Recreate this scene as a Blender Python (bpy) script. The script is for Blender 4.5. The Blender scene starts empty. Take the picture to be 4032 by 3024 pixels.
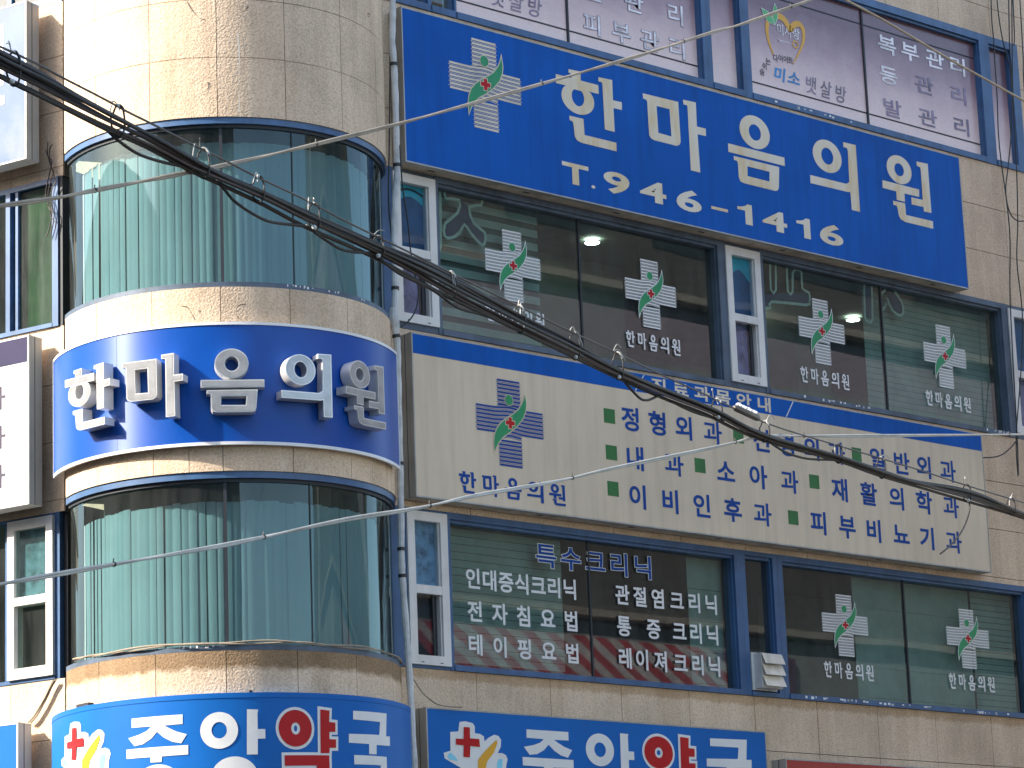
import bpy, bmesh, math, random
from mathutils import Vector, Matrix
random.seed(7)
R = math.radians
scene = bpy.context.scene
COL = scene.collection

# ------------------------------------------------------------------ camera
cam_d = bpy.data.cameras.new("camera")
cam_d.sensor_width = 36.0
cam_d.lens = 105.889
cam_d.clip_start = 0.1
cam_d.clip_end = 2000.0
cam = bpy.data.objects.new("camera", cam_d)
COL.objects.link(cam)
cr = Vector((0.74462255, -0.66643136, -0.0375034))
cu = Vector((-0.1258004, -0.19529577, 0.9726427))
cf = Vector((0.65552385, 0.71953374, 0.22925896))
cam.matrix_world = Matrix(((cr.x, cu.x, -cf.x, 0.0), (cr.y, cu.y, -cf.y, 0.0), (cr.z, cu.z, -cf.z, 1.6), (0, 0, 0, 1)))
scene.camera = cam

# ------------------------------------------------------------------ sky, sun, exposure
EL = R(35.0)
SH = Vector((-0.892, 0.45)).normalized()
SUN = Vector((SH.x * math.cos(EL), SH.y * math.cos(EL), math.sin(EL)))
world = bpy.data.worlds.new("World")
scene.world = world
world.use_nodes = True
wn = world.node_tree
for n in list(wn.nodes):
    wn.nodes.remove(n)
w_out = wn.nodes.new('ShaderNodeOutputWorld')
w_bg = wn.nodes.new('ShaderNodeBackground')
w_sky = wn.nodes.new('ShaderNodeTexSky')
w_sky.sky_type = 'NISHITA'
w_sky.sun_disc = False
w_sky.sun_elevation = EL
w_sky.sun_rotation = math.atan2(SH.x, SH.y)
w_sky.altitude = 50.0
w_sky.air_density = 1.0
w_sky.dust_density = 2.0
w_sky.ozone_density = 0.0
w_bg.inputs['Strength'].default_value = 0.11
wn.links.new(w_sky.outputs[0], w_bg.inputs['Color'])
wn.links.new(w_bg.outputs[0], w_out.inputs['Surface'])
sun_d = bpy.data.lights.new("sun", 'SUN')
sun_d.energy = 2.4
sun_d.angle = R(0.5)
sun_d.color = (1.0, 0.94, 0.85)
sun = bpy.data.objects.new("sun", sun_d)
sun.rotation_euler = SUN.to_track_quat('Z', 'Y').to_euler()
COL.objects.link(sun)
scene.view_settings.view_transform = 'Standard'
scene.view_settings.look = 'None'
scene.view_settings.gamma = 1.0
scene.view_settings.use_curve_mapping = False
scene.view_settings.exposure = 2.3

# ------------------------------------------------------------------ measured outlines (metres)
GLYPH = {'han':[[[(0.198,0.991),(0.379,1),(0.378,0.874),(0.237,0.871),(0.225,0.941),(0.196,0.94)]],[[(0,0.749),(0.646,0.749),(0.646,0.874),(0,0.874)]],[[(0.569,0.604),(0.564,0.648),(0.548,0.691),(0.522,0.73),(0.487,0.749),(0.445,0.749),(0.398,0.749),(0.347,0.749),(0.295,0.749),(0.244,0.749),(0.197,0.749),(0.155,0.749),(0.12,0.73),(0.094,0.691),(0.078,0.648),(0.073,0.604),(0.078,0.559),(0.094,0.516),(0.12,0.478),(0.155,0.444),(0.197,0.418),(0.244,0.4),(0.295,0.39),(0.347,0.39),(0.398,0.4),(0.445,0.418),(0.487,0.444),(0.522,0.478),(0.548,0.516),(0.564,0.559)],[(0.417,0.628),(0.415,0.654),(0.409,0.679),(0.399,0.701),(0.386,0.72),(0.37,0.726),(0.352,0.726),(0.333,0.726),(0.313,0.726),(0.294,0.726),(0.276,0.726),(0.26,0.72),(0.247,0.701),(0.237,0.679),(0.231,0.654),(0.229,0.628),(0.231,0.602),(0.237,0.577),(0.247,0.555),(0.26,0.535),(0.276,0.52),(0.294,0.51),(0.313,0.504),(0.333,0.504),(0.352,0.51),(0.37,0.52),(0.386,0.535),(0.399,0.555),(0.409,0.577),(0.415,0.602)]],[[(0.652,0.989),(0.864,0.999),(0.863,0.713),(1,0.718),(0.996,0.606),(0.864,0.603),(0.867,0.268),(0.714,0.269),(0.709,0.902),(0.701,0.927),(0.649,0.929)]],[[(0.178,0.338),(0.392,0.342),(0.397,0.12),(0.883,0.121),(0.881,0),(0.341,0),(0.279,0.021),(0.248,0.065),(0.234,0.238),(0.224,0.267),(0.18,0.277)]]],'ma':[[[(0,0.93),(0.568,0.94),(0.575,0.375),(0.555,0.329),(0.506,0.301),(0.149,0.302),(0.098,0.316),(0.071,0.358),(0.065,0.829),(0.049,0.851),(0.003,0.857)],[(0.213,0.8),(0.42,0.802),(0.429,0.416),(0.22,0.422)]],[[(0.648,0.992),(0.858,1),(0.854,0.654),(1,0.657),(0.998,0.549),(0.859,0.545),(0.869,0.001),(0.716,0),(0.716,0.906),(0.705,0.925),(0.652,0.924)]]],'eum':[[[(0.758,0.767),(0.752,0.816),(0.735,0.862),(0.707,0.905),(0.669,0.941),(0.624,0.97),(0.573,0.99),(0.518,1),(0.462,1),(0.407,0.99),(0.355,0.97),(0.31,0.941),(0.272,0.905),(0.244,0.862),(0.227,0.816),(0.221,0.767),(0.227,0.718),(0.244,0.672),(0.272,0.629),(0.31,0.593),(0.355,0.564),(0.407,0.544),(0.462,0.534),(0.518,0.534),(0.573,0.544),(0.624,0.564),(0.669,0.593),(0.707,0.629),(0.735,0.672),(0.752,0.718)],[(0.598,0.763),(0.596,0.787),(0.589,0.809),(0.578,0.83),(0.563,0.847),(0.545,0.861),(0.524,0.871),(0.502,0.876),(0.48,0.876),(0.458,0.871),(0.438,0.861),(0.42,0.847),(0.405,0.83),(0.394,0.809),(0.387,0.787),(0.384,0.763),(0.387,0.74),(0.394,0.717),(0.405,0.696),(0.42,0.679),(0.438,0.665),(0.458,0.655),(0.48,0.65),(0.502,0.65),(0.524,0.655),(0.545,0.665),(0.563,0.679),(0.578,0.696),(0.589,0.717),(0.596,0.74)]],[[(0,0.391),(1,0.391),(1,0.511),(0,0.511)]],[[(0.088,0.352),(0.894,0.356),(0.867,0.066),(0.847,0.02),(0.8,0),(0.246,0.002),(0.181,0.016),(0.158,0.064),(0.155,0.271),(0.142,0.294),(0.089,0.296)],[(0.321,0.253),(0.713,0.253),(0.701,0.113),(0.314,0.116)]]],'ui':[[[(0.681,0.716),(0.674,0.767),(0.655,0.815),(0.624,0.859),(0.583,0.897),(0.532,0.927),(0.476,0.947),(0.415,0.958),(0.353,0.958),(0.292,0.947),(0.235,0.927),(0.185,0.897),(0.144,0.859),(0.113,0.815),(0.093,0.767),(0.087,0.716),(0.093,0.666),(0.113,0.618),(0.144,0.574),(0.185,0.536),(0.235,0.506),(0.292,0.486),(0.353,0.475),(0.415,0.475),(0.476,0.486),(0.532,0.506),(0.583,0.536),(0.624,0.574),(0.655,0.618),(0.674,0.666)],[(0.507,0.718),(0.504,0.743),(0.496,0.768),(0.483,0.79),(0.466,0.81),(0.446,0.825),(0.422,0.835),(0.397,0.841),(0.372,0.841),(0.347,0.835),(0.323,0.825),(0.303,0.81),(0.285,0.79),(0.273,0.768),(0.265,0.743),(0.262,0.718),(0.265,0.692),(0.273,0.667),(0.285,0.645),(0.303,0.626),(0.323,0.611),(0.347,0.6),(0.372,0.595),(0.397,0.595),(0.422,0.6),(0.446,0.611),(0.466,0.626),(0.483,0.645),(0.496,0.667),(0.504,0.692)]],[[(0.735,0.994),(1,1),(0.998,0.001),(0.826,0),(0.82,0.267),(0.781,0.256),(0,0.25),(0.005,0.371),(0.746,0.373),(0.811,0.412),(0.824,0.882),(0.805,0.918),(0.735,0.921)]]],'won':[[[(0.624,0.785),(0.619,0.83),(0.602,0.873),(0.576,0.912),(0.54,0.946),(0.497,0.972),(0.448,0.991),(0.396,1),(0.342,1),(0.29,0.991),(0.242,0.972),(0.198,0.946),(0.163,0.912),(0.136,0.873),(0.12,0.83),(0.114,0.785),(0.12,0.74),(0.136,0.696),(0.163,0.657),(0.198,0.624),(0.242,0.597),(0.29,0.579),(0.342,0.569),(0.396,0.569),(0.448,0.579),(0.497,0.597),(0.54,0.624),(0.576,0.657),(0.602,0.696),(0.619,0.74)],[(0.465,0.784),(0.463,0.804),(0.456,0.824),(0.446,0.841),(0.433,0.857),(0.416,0.869),(0.398,0.877),(0.378,0.881),(0.358,0.881),(0.338,0.877),(0.32,0.869),(0.303,0.857),(0.29,0.841),(0.28,0.824),(0.274,0.804),(0.271,0.784),(0.274,0.764),(0.28,0.744),(0.29,0.726),(0.303,0.711),(0.32,0.699),(0.338,0.691),(0.358,0.687),(0.378,0.687),(0.398,0.691),(0.416,0.699),(0.433,0.711),(0.446,0.726),(0.456,0.744),(0.463,0.764)]],[[(0.008,0.557),(0.758,0.557),(0.747,0.441),(0.445,0.437),(0.443,0.309),(0.275,0.308),(0.278,0.437),(0,0.44)]],[[(0.744,0.984),(0.977,0.993),(0.982,0.24),(0.825,0.235),(0.823,0.302),(0.579,0.296),(0.581,0.405),(0.818,0.409),(0.82,0.878),(0.805,0.909),(0.746,0.916)]],[[(0.197,0.281),(0.441,0.288),(0.445,0.112),(1,0.116),(0.995,0.001),(0.419,0),(0.33,0.025),(0.295,0.074),(0.277,0.194),(0.257,0.219),(0.197,0.221)]]]}
SIGN1_BOX = {'han':[22.001,23.018,11.932,12.78],'ma':[23.362,24.376,11.922,12.777],'eum':[24.738,25.706,11.922,12.804],'ui':[26.144,27.018,11.918,12.775],'won':[27.469,28.39,11.931,12.785]}
PHARM = {'jung':[[[(-1.001,5.217),(-0.469,5.218),(-0.47,5.128),(-0.658,5.125),(-0.602,5.094),(-0.527,5.058),(-0.43,5.028),(-0.486,4.946),(-0.575,4.965),(-0.66,5.011),(-0.729,5.071),(-0.787,5.011),(-0.878,4.964),(-0.972,4.952),(-1.041,5.032),(-0.918,5.057),(-0.836,5.086),(-0.785,5.125),(-1.002,5.129)]],[[(-1.064,4.926),(-0.418,4.925),(-0.419,4.836),(-0.681,4.834),(-0.684,4.781),(-0.799,4.784),(-0.797,4.835),(-1.062,4.838)]],[[(-0.484,4.565),(-0.488,4.599),(-0.499,4.632),(-0.517,4.662),(-0.541,4.69),(-0.572,4.714),(-0.606,4.734),(-0.645,4.748),(-0.686,4.757),(-0.729,4.76),(-0.772,4.757),(-0.813,4.748),(-0.851,4.734),(-0.886,4.714),(-0.917,4.69),(-0.941,4.662),(-0.959,4.632),(-0.97,4.599),(-0.974,4.565),(-0.97,4.531),(-0.959,4.498),(-0.941,4.467),(-0.917,4.44),(-0.886,4.416),(-0.852,4.396),(-0.813,4.382),(-0.772,4.373),(-0.729,4.37),(-0.686,4.373),(-0.645,4.382),(-0.607,4.396),(-0.572,4.416),(-0.541,4.44),(-0.517,4.467),(-0.499,4.498),(-0.488,4.531)],[(-0.644,4.565),(-0.645,4.583),(-0.649,4.601),(-0.655,4.618),(-0.664,4.632),(-0.674,4.645),(-0.686,4.656),(-0.7,4.664),(-0.714,4.668),(-0.729,4.67),(-0.744,4.668),(-0.758,4.664),(-0.772,4.656),(-0.784,4.645),(-0.794,4.632),(-0.803,4.618),(-0.809,4.601),(-0.813,4.583),(-0.814,4.565),(-0.813,4.547),(-0.809,4.529),(-0.803,4.512),(-0.794,4.498),(-0.784,4.485),(-0.772,4.474),(-0.758,4.466),(-0.744,4.462),(-0.729,4.46),(-0.714,4.462),(-0.7,4.466),(-0.687,4.474),(-0.674,4.485),(-0.664,4.498),(-0.655,4.512),(-0.649,4.529),(-0.645,4.547)]]],'ang':[[[(0.057,5.05),(0.054,5.081),(0.046,5.11),(0.033,5.138),(0.015,5.163),(-0.007,5.184),(-0.032,5.202),(-0.061,5.214),(-0.091,5.222),(-0.122,5.225),(-0.153,5.222),(-0.183,5.214),(-0.211,5.202),(-0.237,5.184),(-0.259,5.163),(-0.277,5.138),(-0.29,5.11),(-0.298,5.081),(-0.301,5.05),(-0.298,5.02),(-0.29,4.991),(-0.277,4.963),(-0.259,4.938),(-0.237,4.917),(-0.212,4.899),(-0.183,4.887),(-0.153,4.879),(-0.122,4.876),(-0.091,4.879),(-0.061,4.887),(-0.033,4.899),(-0.007,4.917),(0.015,4.938),(0.033,4.963),(0.046,4.991),(0.054,5.02)],[(-0.048,5.052),(-0.049,5.066),(-0.052,5.079),(-0.058,5.091),(-0.065,5.102),(-0.074,5.112),(-0.084,5.12),(-0.096,5.125),(-0.108,5.129),(-0.12,5.13),(-0.133,5.129),(-0.145,5.125),(-0.157,5.12),(-0.167,5.112),(-0.176,5.102),(-0.183,5.091),(-0.189,5.079),(-0.192,5.066),(-0.193,5.052),(-0.192,5.038),(-0.189,5.025),(-0.183,5.013),(-0.176,5.002),(-0.167,4.992),(-0.157,4.984),(-0.145,4.979),(-0.133,4.975),(-0.121,4.974),(-0.108,4.975),(-0.096,4.979),(-0.084,4.984),(-0.074,4.992),(-0.065,5.002),(-0.058,5.013),(-0.052,5.025),(-0.049,5.038)]],[[(0.144,5.244),(0.251,5.24),(0.243,5.207),(0.243,5.054),(0.315,5.054),(0.314,4.964),(0.242,4.963),(0.239,4.814),(0.136,4.815)]],[[(0.247,4.59),(0.244,4.626),(0.233,4.662),(0.216,4.695),(0.194,4.725),(0.165,4.751),(0.133,4.772),(0.097,4.787),(0.058,4.797),(0.019,4.8),(-0.021,4.797),(-0.06,4.787),(-0.096,4.772),(-0.128,4.751),(-0.157,4.725),(-0.179,4.695),(-0.196,4.662),(-0.207,4.626),(-0.21,4.59),(-0.207,4.554),(-0.196,4.518),(-0.179,4.485),(-0.157,4.455),(-0.128,4.429),(-0.096,4.408),(-0.06,4.393),(-0.021,4.383),(0.018,4.38),(0.058,4.383),(0.097,4.393),(0.133,4.408),(0.165,4.429),(0.194,4.455),(0.216,4.485),(0.233,4.518),(0.244,4.554)],[(0.047,4.58),(0.047,4.599),(0.045,4.618),(0.043,4.635),(0.04,4.651),(0.037,4.664),(0.033,4.675),(0.028,4.683),(0.023,4.688),(0.019,4.69),(0.014,4.688),(0.009,4.683),(0.004,4.675),(0,4.664),(-0.003,4.651),(-0.006,4.635),(-0.008,4.618),(-0.01,4.599),(-0.01,4.58),(-0.01,4.561),(-0.008,4.542),(-0.006,4.525),(-0.003,4.509),(0,4.496),(0.004,4.485),(0.009,4.477),(0.014,4.472),(0.018,4.47),(0.023,4.472),(0.028,4.477),(0.033,4.485),(0.037,4.496),(0.04,4.509),(0.043,4.525),(0.045,4.542),(0.047,4.561)]]],'yak':[[[(0.779,5.063),(0.776,5.093),(0.769,5.123),(0.756,5.151),(0.74,5.175),(0.719,5.197),(0.695,5.215),(0.668,5.227),(0.64,5.235),(0.611,5.238),(0.582,5.235),(0.554,5.227),(0.527,5.215),(0.503,5.197),(0.482,5.175),(0.466,5.151),(0.453,5.123),(0.446,5.093),(0.443,5.063),(0.446,5.033),(0.453,5.003),(0.466,4.976),(0.482,4.951),(0.503,4.929),(0.527,4.911),(0.554,4.899),(0.582,4.891),(0.611,4.888),(0.64,4.891),(0.668,4.899),(0.695,4.911),(0.719,4.929),(0.74,4.951),(0.756,4.976),(0.769,5.003),(0.776,5.033)],[(0.658,5.06),(0.657,5.07),(0.655,5.08),(0.652,5.089),(0.647,5.097),(0.642,5.105),(0.635,5.11),(0.628,5.115),(0.62,5.117),(0.612,5.118),(0.605,5.117),(0.597,5.115),(0.59,5.11),(0.583,5.105),(0.578,5.097),(0.573,5.089),(0.57,5.08),(0.568,5.07),(0.567,5.06),(0.568,5.051),(0.57,5.041),(0.573,5.032),(0.578,5.024),(0.583,5.016),(0.59,5.011),(0.597,5.006),(0.605,5.004),(0.612,5.003),(0.62,5.004),(0.628,5.006),(0.635,5.011),(0.642,5.016),(0.647,5.024),(0.652,5.032),(0.655,5.041),(0.657,5.051)]],[[(0.873,5.249),(0.976,5.241),(0.969,5.132),(1.04,5.128),(1.037,5.04),(0.969,5.037),(0.968,4.967),(1.043,4.968),(1.04,4.887),(0.968,4.884),(0.964,4.833),(0.867,4.83)]],[[(0.496,4.804),(0.961,4.812),(0.961,4.4),(0.821,4.4),(0.821,4.712),(0.496,4.704)]]],'guk':[[[(1.263,5.256),(1.777,5.268),(1.756,5.043),(1.828,5.046),(1.823,4.954),(1.588,4.945),(1.584,4.853),(1.469,4.85),(1.473,4.946),(1.199,4.944),(1.202,5.03),(1.635,5.046),(1.654,5.174),(1.26,5.171)]],[[(1.261,4.829),(1.754,4.842),(1.754,4.4),(1.644,4.4),(1.644,4.752),(1.261,4.739)]]],'cross':[[[(-1.849,5.214),(-1.766,5.213),(-1.767,5.101),(-1.641,5.099),(-1.638,5.018),(-1.767,5.022),(-1.778,4.905),(-1.865,4.907),(-1.857,5.024),(-1.96,5.027),(-1.959,5.089),(-1.854,5.09)]]],'leaf':[[[(-1.407,5.103),(-1.394,5.07),(-1.445,4.971),(-1.545,4.873),(-1.636,4.829),(-1.684,4.834),(-1.667,4.886),(-1.574,4.975),(-1.472,5.055)]]],'halo':[[[(-1.898,5.263),(-1.82,5.274),(-1.722,5.26),(-1.694,5.229),(-1.695,5.157),(-1.625,5.153),(-1.572,5.129),(-1.57,5.079),(-1.507,5.122),(-1.43,5.155),(-1.371,5.144),(-1.337,5.105),(-1.346,5.033),(-1.392,4.966),(-1.328,4.97),(-1.278,4.95),(-1.257,4.908),(-1.279,4.847),(-1.317,4.797),(-2.113,4.88),(-2.126,4.936),(-2.034,4.962),(-2.028,5.154),(-1.92,5.164)]]],'leafb':[[[(-1.373,4.91),(-1.328,4.905),(-1.335,4.852),(-1.368,4.802),(-1.434,4.808),(-1.406,4.868)]],[[(-2.08,4.908),(-2.035,4.944),(-1.977,4.905),(-1.933,4.86),(-2.06,4.874)]]]}
HEART = [(25.959,13.801),(25.891,13.944),(25.864,14.092),(25.888,14.222),(25.956,14.305),(26.078,14.341),(26.196,14.309),(26.287,14.212),(26.354,14.279),(26.452,14.316),(26.52,14.262),(26.523,14.136),(26.455,13.986),(26.296,13.755)]
HEART_RING = (26.362,14.028)
HEART_LEAF = [[(25.789,14.374),(25.893,14.349),(25.968,14.288),(25.993,14.207),(25.896,14.224),(25.822,14.285)],[(26.032,14.48),(26.064,14.425),(26.062,14.309),(26.015,14.217),(25.981,14.291),(25.992,14.39)]]
MESS = [(7.382,11.762,6.623),(7.489,11.797,6.613),(7.584,11.827,6.611),(7.8,11.897,6.602),(7.913,11.933,6.591),(8.255,12.044,6.569),(8.443,12.105,6.553),(8.684,12.183,6.541),(8.949,12.268,6.524),(9.288,12.378,6.507),(9.532,12.457,6.491),(9.963,12.596,6.475),(10.349,12.72,6.446),(10.816,12.871,6.423),(11.273,13.019,6.401),(11.545,13.107,6.385),(12.19,13.315,6.355),(12.811,13.516,6.324),(13.379,13.699,6.303),(14.111,13.936,6.271),(14.747,14.141,6.253),(15.597,14.416,6.221),(16.664,14.761,6.26),(17.465,15.019,6.294),(18.318,15.295,6.33),(19.062,15.535,6.352),(20.299,15.935,6.402),(20.985,16.157,6.438)]
UP = [(7.382,11.762,6.604),(7.49,11.797,6.593),(7.785,11.892,6.574),(8.012,11.965,6.544),(8.366,12.08,6.514),(8.681,12.182,6.491),(9.003,12.286,6.462),(9.176,12.342,6.441),(9.54,12.459,6.432),(10.054,12.625,6.411),(10.674,12.826,6.389),(11.272,13.019,6.382),(12.178,13.311,6.305),(12.841,13.525,6.266),(13.43,13.716,6.202),(14.739,14.139,6.182),(15.49,14.381,6.131),(16.772,14.796,6.183),(17.536,15.042,6.212),(18.177,15.25,6.23),(19.312,15.616,6.328),(20.241,15.916,6.313),(20.96,16.149,6.316)]
LO = [(7.383,11.762,6.479),(7.49,11.797,6.466),(7.912,11.933,6.441),(8.285,12.054,6.418),(8.634,12.166,6.411),(8.974,12.276,6.382),(9.175,12.341,6.379),(9.62,12.485,6.365),(10.008,12.61,6.335),(10.671,12.824,6.317),(11.289,13.024,6.257),(11.796,13.188,6.224),(12.779,13.506,6.17),(13.365,13.695,6.145),(14.15,13.948,6.128),(14.734,14.137,6.132),(15.486,14.38,6.096),(16.749,14.788,6.148),(17.499,15.031,6.157),(18.41,15.325,6.2),(19.258,15.599,6.238),(20.194,15.901,6.275),(20.954,16.147,6.285)]
LOOPS = [[(8.3,12.08,6.436),(8.32,12.086,6.415),(8.409,12.115,6.385),(8.556,12.162,6.36),(8.752,12.226,6.37),(8.979,12.299,6.398)],[(9.195,12.369,6.384),(9.26,12.39,6.361),(9.352,12.419,6.313),(9.515,12.472,6.282),(9.68,12.525,6.276),(9.934,12.607,6.318),(10.006,12.631,6.33)],[(10.006,12.631,6.335),(10.09,12.658,6.316),(10.195,12.692,6.296),(10.327,12.734,6.278),(10.457,12.776,6.29),(10.584,12.818,6.315),(10.695,12.853,6.334)],[(10.687,12.851,6.326),(10.918,12.925,6.27),(11.264,13.037,6.25),(11.537,13.125,6.2),(11.798,13.21,6.214),(12.199,13.339,6.228)],[(13.448,13.743,6.222),(13.493,13.757,6.171),(13.609,13.795,6.111),(13.754,13.842,6.061),(13.851,13.873,6.066),(13.948,13.904,6.101),(14.04,13.934,6.143)],[(14.18,13.979,6.124),(14.467,14.072,6.107),(14.726,14.156,6.115),(14.954,14.229,6.13)],[(15.561,14.425,6.116),(15.876,14.527,6.069),(16.244,14.646,6.077),(16.683,14.788,6.141),(16.805,14.827,6.159)],[(19.221,15.608,6.274),(19.308,15.636,6.256),(19.326,15.642,6.179),(19.241,15.614,6.064),(19.103,15.57,5.945),(18.875,15.496,5.809),(18.641,15.421,5.701)]]
BEIGE = [(7.418,11.816,5.786),(7.525,11.85,5.829),(7.908,11.974,5.964),(8.283,12.095,6.11),(8.681,12.223,6.263),(8.992,12.324,6.384),(9.255,12.409,6.487),(9.987,12.646,6.787),(11.004,12.974,7.215),(12.228,13.37,7.752),(13.489,13.777,8.312),(14.212,14.01,8.637),(15.124,14.305,9.056),(15.684,14.486,9.305),(16.868,14.869,9.867),(17.412,15.044,10.128)]
GREYC = [(7.425,11.818,3.97),(7.529,11.851,3.996),(7.901,11.971,4.089),(8.447,12.148,4.227),(9.167,12.381,4.407),(9.576,12.513,4.517),(10.321,12.753,4.722),(11.08,12.999,4.908),(11.696,13.198,5.079),(12.604,13.491,5.309),(13.357,13.734,5.521),(14.772,14.191,5.904),(15.367,14.384,6.076),(15.614,14.463,6.138),(16.644,14.796,6.321),(17.799,15.169,6.529),(20.739,16.119,7.063),(21.224,16.276,7.152)]
CREAM = [(24.792,21.5,13.736),(25.009,21.5,13.692),(25.467,21.5,13.618),(26.005,21.5,13.513),(26.77,21.5,13.351),(27.455,21.5,13.227),(28.17,21.5,13.096),(28.544,21.5,13.029)]
TIES = [(7.571,11.823,6.532),(8.357,12.077,6.467),(9.051,12.301,6.463),(9.531,12.456,6.433),(10.046,12.622,6.378),(10.672,12.825,6.346),(11.434,13.071,6.3),(12.21,13.322,6.259),(12.876,13.537,6.234),(13.43,13.716,6.206),(14.811,14.162,6.154),(15.538,14.397,6.134),(16.755,14.79,6.19),(17.535,15.042,6.207),(19.229,15.589,6.283),(20.198,15.902,6.298)]
SPLICE = [(15.088,14.252,6.246),(15.479,14.378,6.233)]
PIPE = [(19.559,23.12,13.09),(19.552,23.12,12.802),(19.535,23.12,12.513),(19.551,23.12,12.204),(19.555,23.12,11.837),(19.548,23.12,11.274),(19.549,23.12,11.023),(19.511,23.12,10.758),(19.484,23.12,10.298),(19.478,23.12,9.869),(19.461,23.12,9.577),(19.439,23.12,9.465),(19.459,23.12,9.345),(19.48,23.12,9.172),(19.478,23.12,8.848),(19.472,23.12,8.332),(19.467,23.12,7.658),(19.453,23.12,6.933),(19.46,23.12,6.672),(19.493,23.12,6.129),(19.512,23.12,5.769),(19.526,23.12,5.261),(19.545,23.12,4.722)]
PIPEWIRE = [(19.537,23.05,11.331),(19.545,23.05,11.128),(19.559,23.05,10.875),(19.616,23.05,10.504),(19.649,23.05,10.131),(19.704,23.05,9.9),(19.728,23.05,9.828),(19.727,23.05,9.703),(19.682,23.05,9.558),(19.599,23.05,9.446),(19.478,23.05,9.354)]
PIPEWIRE2 = [(19.602,23.2,13.124),(19.559,23.2,12.143),(19.522,23.2,11.403),(19.487,23.2,10.727),(19.522,23.2,10.29),(19.524,23.2,9.686),(19.547,23.2,9.389)]
WALLWIRES = [[(29.98,23.28,15.385),(29.956,23.28,15.025),(29.964,23.28,14.782),(29.955,23.28,14.549),(29.944,23.28,13.989),(29.91,23.28,13.31),(29.986,23.28,12.213),(29.881,23.28,11.202),(29.812,23.28,9.492),(29.777,23.28,8.949)],[(30.101,23.28,15.412),(30.112,23.28,15.12),(30.156,23.28,14.799),(30.215,23.28,14.603),(30.263,23.28,14.393),(30.255,23.28,14.172)],[(30.354,23.28,15.469),(30.292,23.28,14.791),(30.29,23.28,14.472),(30.259,23.28,14.052),(30.181,23.28,13.552),(30.055,23.28,13.054),(29.977,23.28,12.777),(29.971,23.28,12.595),(30.026,23.28,12.424),(30.139,23.28,12.352),(30.262,23.28,12.359),(30.452,23.28,12.415)],[(30.42,23.28,15.483),(30.348,23.28,14.802),(30.298,23.28,14.303),(30.266,23.28,13.811),(30.222,23.28,12.922),(30.164,23.28,12.306),(30.156,23.28,12.242),(30.085,23.28,11.769),(30.112,23.28,11.117),(30.015,23.28,10.433),(29.79,23.28,9.432),(29.766,23.28,8.93)],[(30.444,23.28,15.489),(30.41,23.28,14.938),(30.379,23.28,14.784)],[(30.59,23.28,15.521),(30.576,23.28,15.097),(30.56,23.28,14.663),(30.536,23.28,14.412),(30.524,23.28,13.982)],[(29.826,23.28,9.436),(29.718,23.28,9.327),(29.526,23.28,9.199),(29.342,23.28,9.131),(29.105,23.28,9.094)]]
SILLDROP = [(19.459,23.2,5.893),(19.547,23.2,5.828),(19.655,23.2,5.695),(19.765,23.2,5.579),(19.921,23.2,5.492),(20.082,23.2,5.471),(20.268,23.2,5.474)]
LEFTCABLE = [[(-0.039,5.86),(0.024,5.785),(0.075,5.704),(0.151,5.606),(0.228,5.518),(0.304,5.46)]]
GHOSTS = [[(20.594,11.15),(20.607,11.066),(20.799,11.08),(20.767,10.929),(20.586,10.781),(20.572,10.634),(20.671,10.631),(20.791,10.71),(20.862,10.814),(20.943,10.735),(21.073,10.638),(21.141,10.635),(21.155,10.77),(20.999,10.85),(20.939,11.025),(21.119,11.075),(21.123,11.162)],[(20.527,11.151),(20.52,10.783),(20.51,10.5),(20.474,10.462)],[(25.719,11.166),(25.702,10.812),(25.789,10.822),(25.81,11.171)],[(26.013,11.194),(25.998,10.839),(26.083,10.842),(26.103,11.078),(26.187,11.137),(26.264,11.112),(26.26,10.915),(26.376,10.877),(26.379,10.766),(26.308,10.714),(25.703,10.665),(25.676,10.587),(25.566,10.562)],[(27.404,11.184),(27.373,10.724),(27.424,10.68),(27.509,10.705),(27.54,11.167)],[(27.8,11.13),(27.658,11.013),(27.63,10.894),(27.697,10.847),(27.797,10.957)],[(27.904,11.184),(28.084,11.019),(28.104,10.887),(28.037,10.835),(27.901,10.877),(27.81,11.026)]]
GHOST_FILL = [[(20.8,11.093),(20.939,11.025),(20.999,10.85),(21.155,10.77),(21.141,10.635),(21.073,10.638),(20.862,10.814),(20.671,10.631),(20.572,10.634),(20.586,10.781),(20.767,10.929)],[(25.58,10.739),(26.376,10.877),(26.379,10.766),(26.308,10.714),(25.703,10.665),(25.566,10.562)],[(27.404,11.184),(27.54,11.167),(27.509,10.705),(27.373,10.724)],[(27.904,11.184),(28.084,11.019),(28.104,10.887),(28.037,10.835),(27.901,10.877),(27.81,11.026)]]
# ------------------------------------------------------------------ geometry constants
CX, CY, RS = 18.213, 24.360, 1.713          # round corner: centre and stone radius
WY = 23.45                                  # stone face of the long facade
SY = 23.23                                  # face of the flat box signs
GY = 23.53                                  # window glass
LP = Vector((17.0, 25.7))                   # side facade: start point, direction, outward normal
LD = Vector((-math.sin(R(15)), math.cos(R(15))))
LN = Vector((-math.cos(R(15)), -math.sin(R(15))))

# ------------------------------------------------------------------ materials
def ramp(nt, fac, stops):
    r = nt.nodes.new('ShaderNodeValToRGB')
    el = r.color_ramp.elements
    while len(el) < len(stops):
        el.new(0.5)
    for e, (p, c) in zip(el, stops):
        e.position = p
        e.color = (c[0], c[1], c[2], 1.0)
    nt.links.new(fac, r.inputs[0])
    return r.outputs[0]

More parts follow.
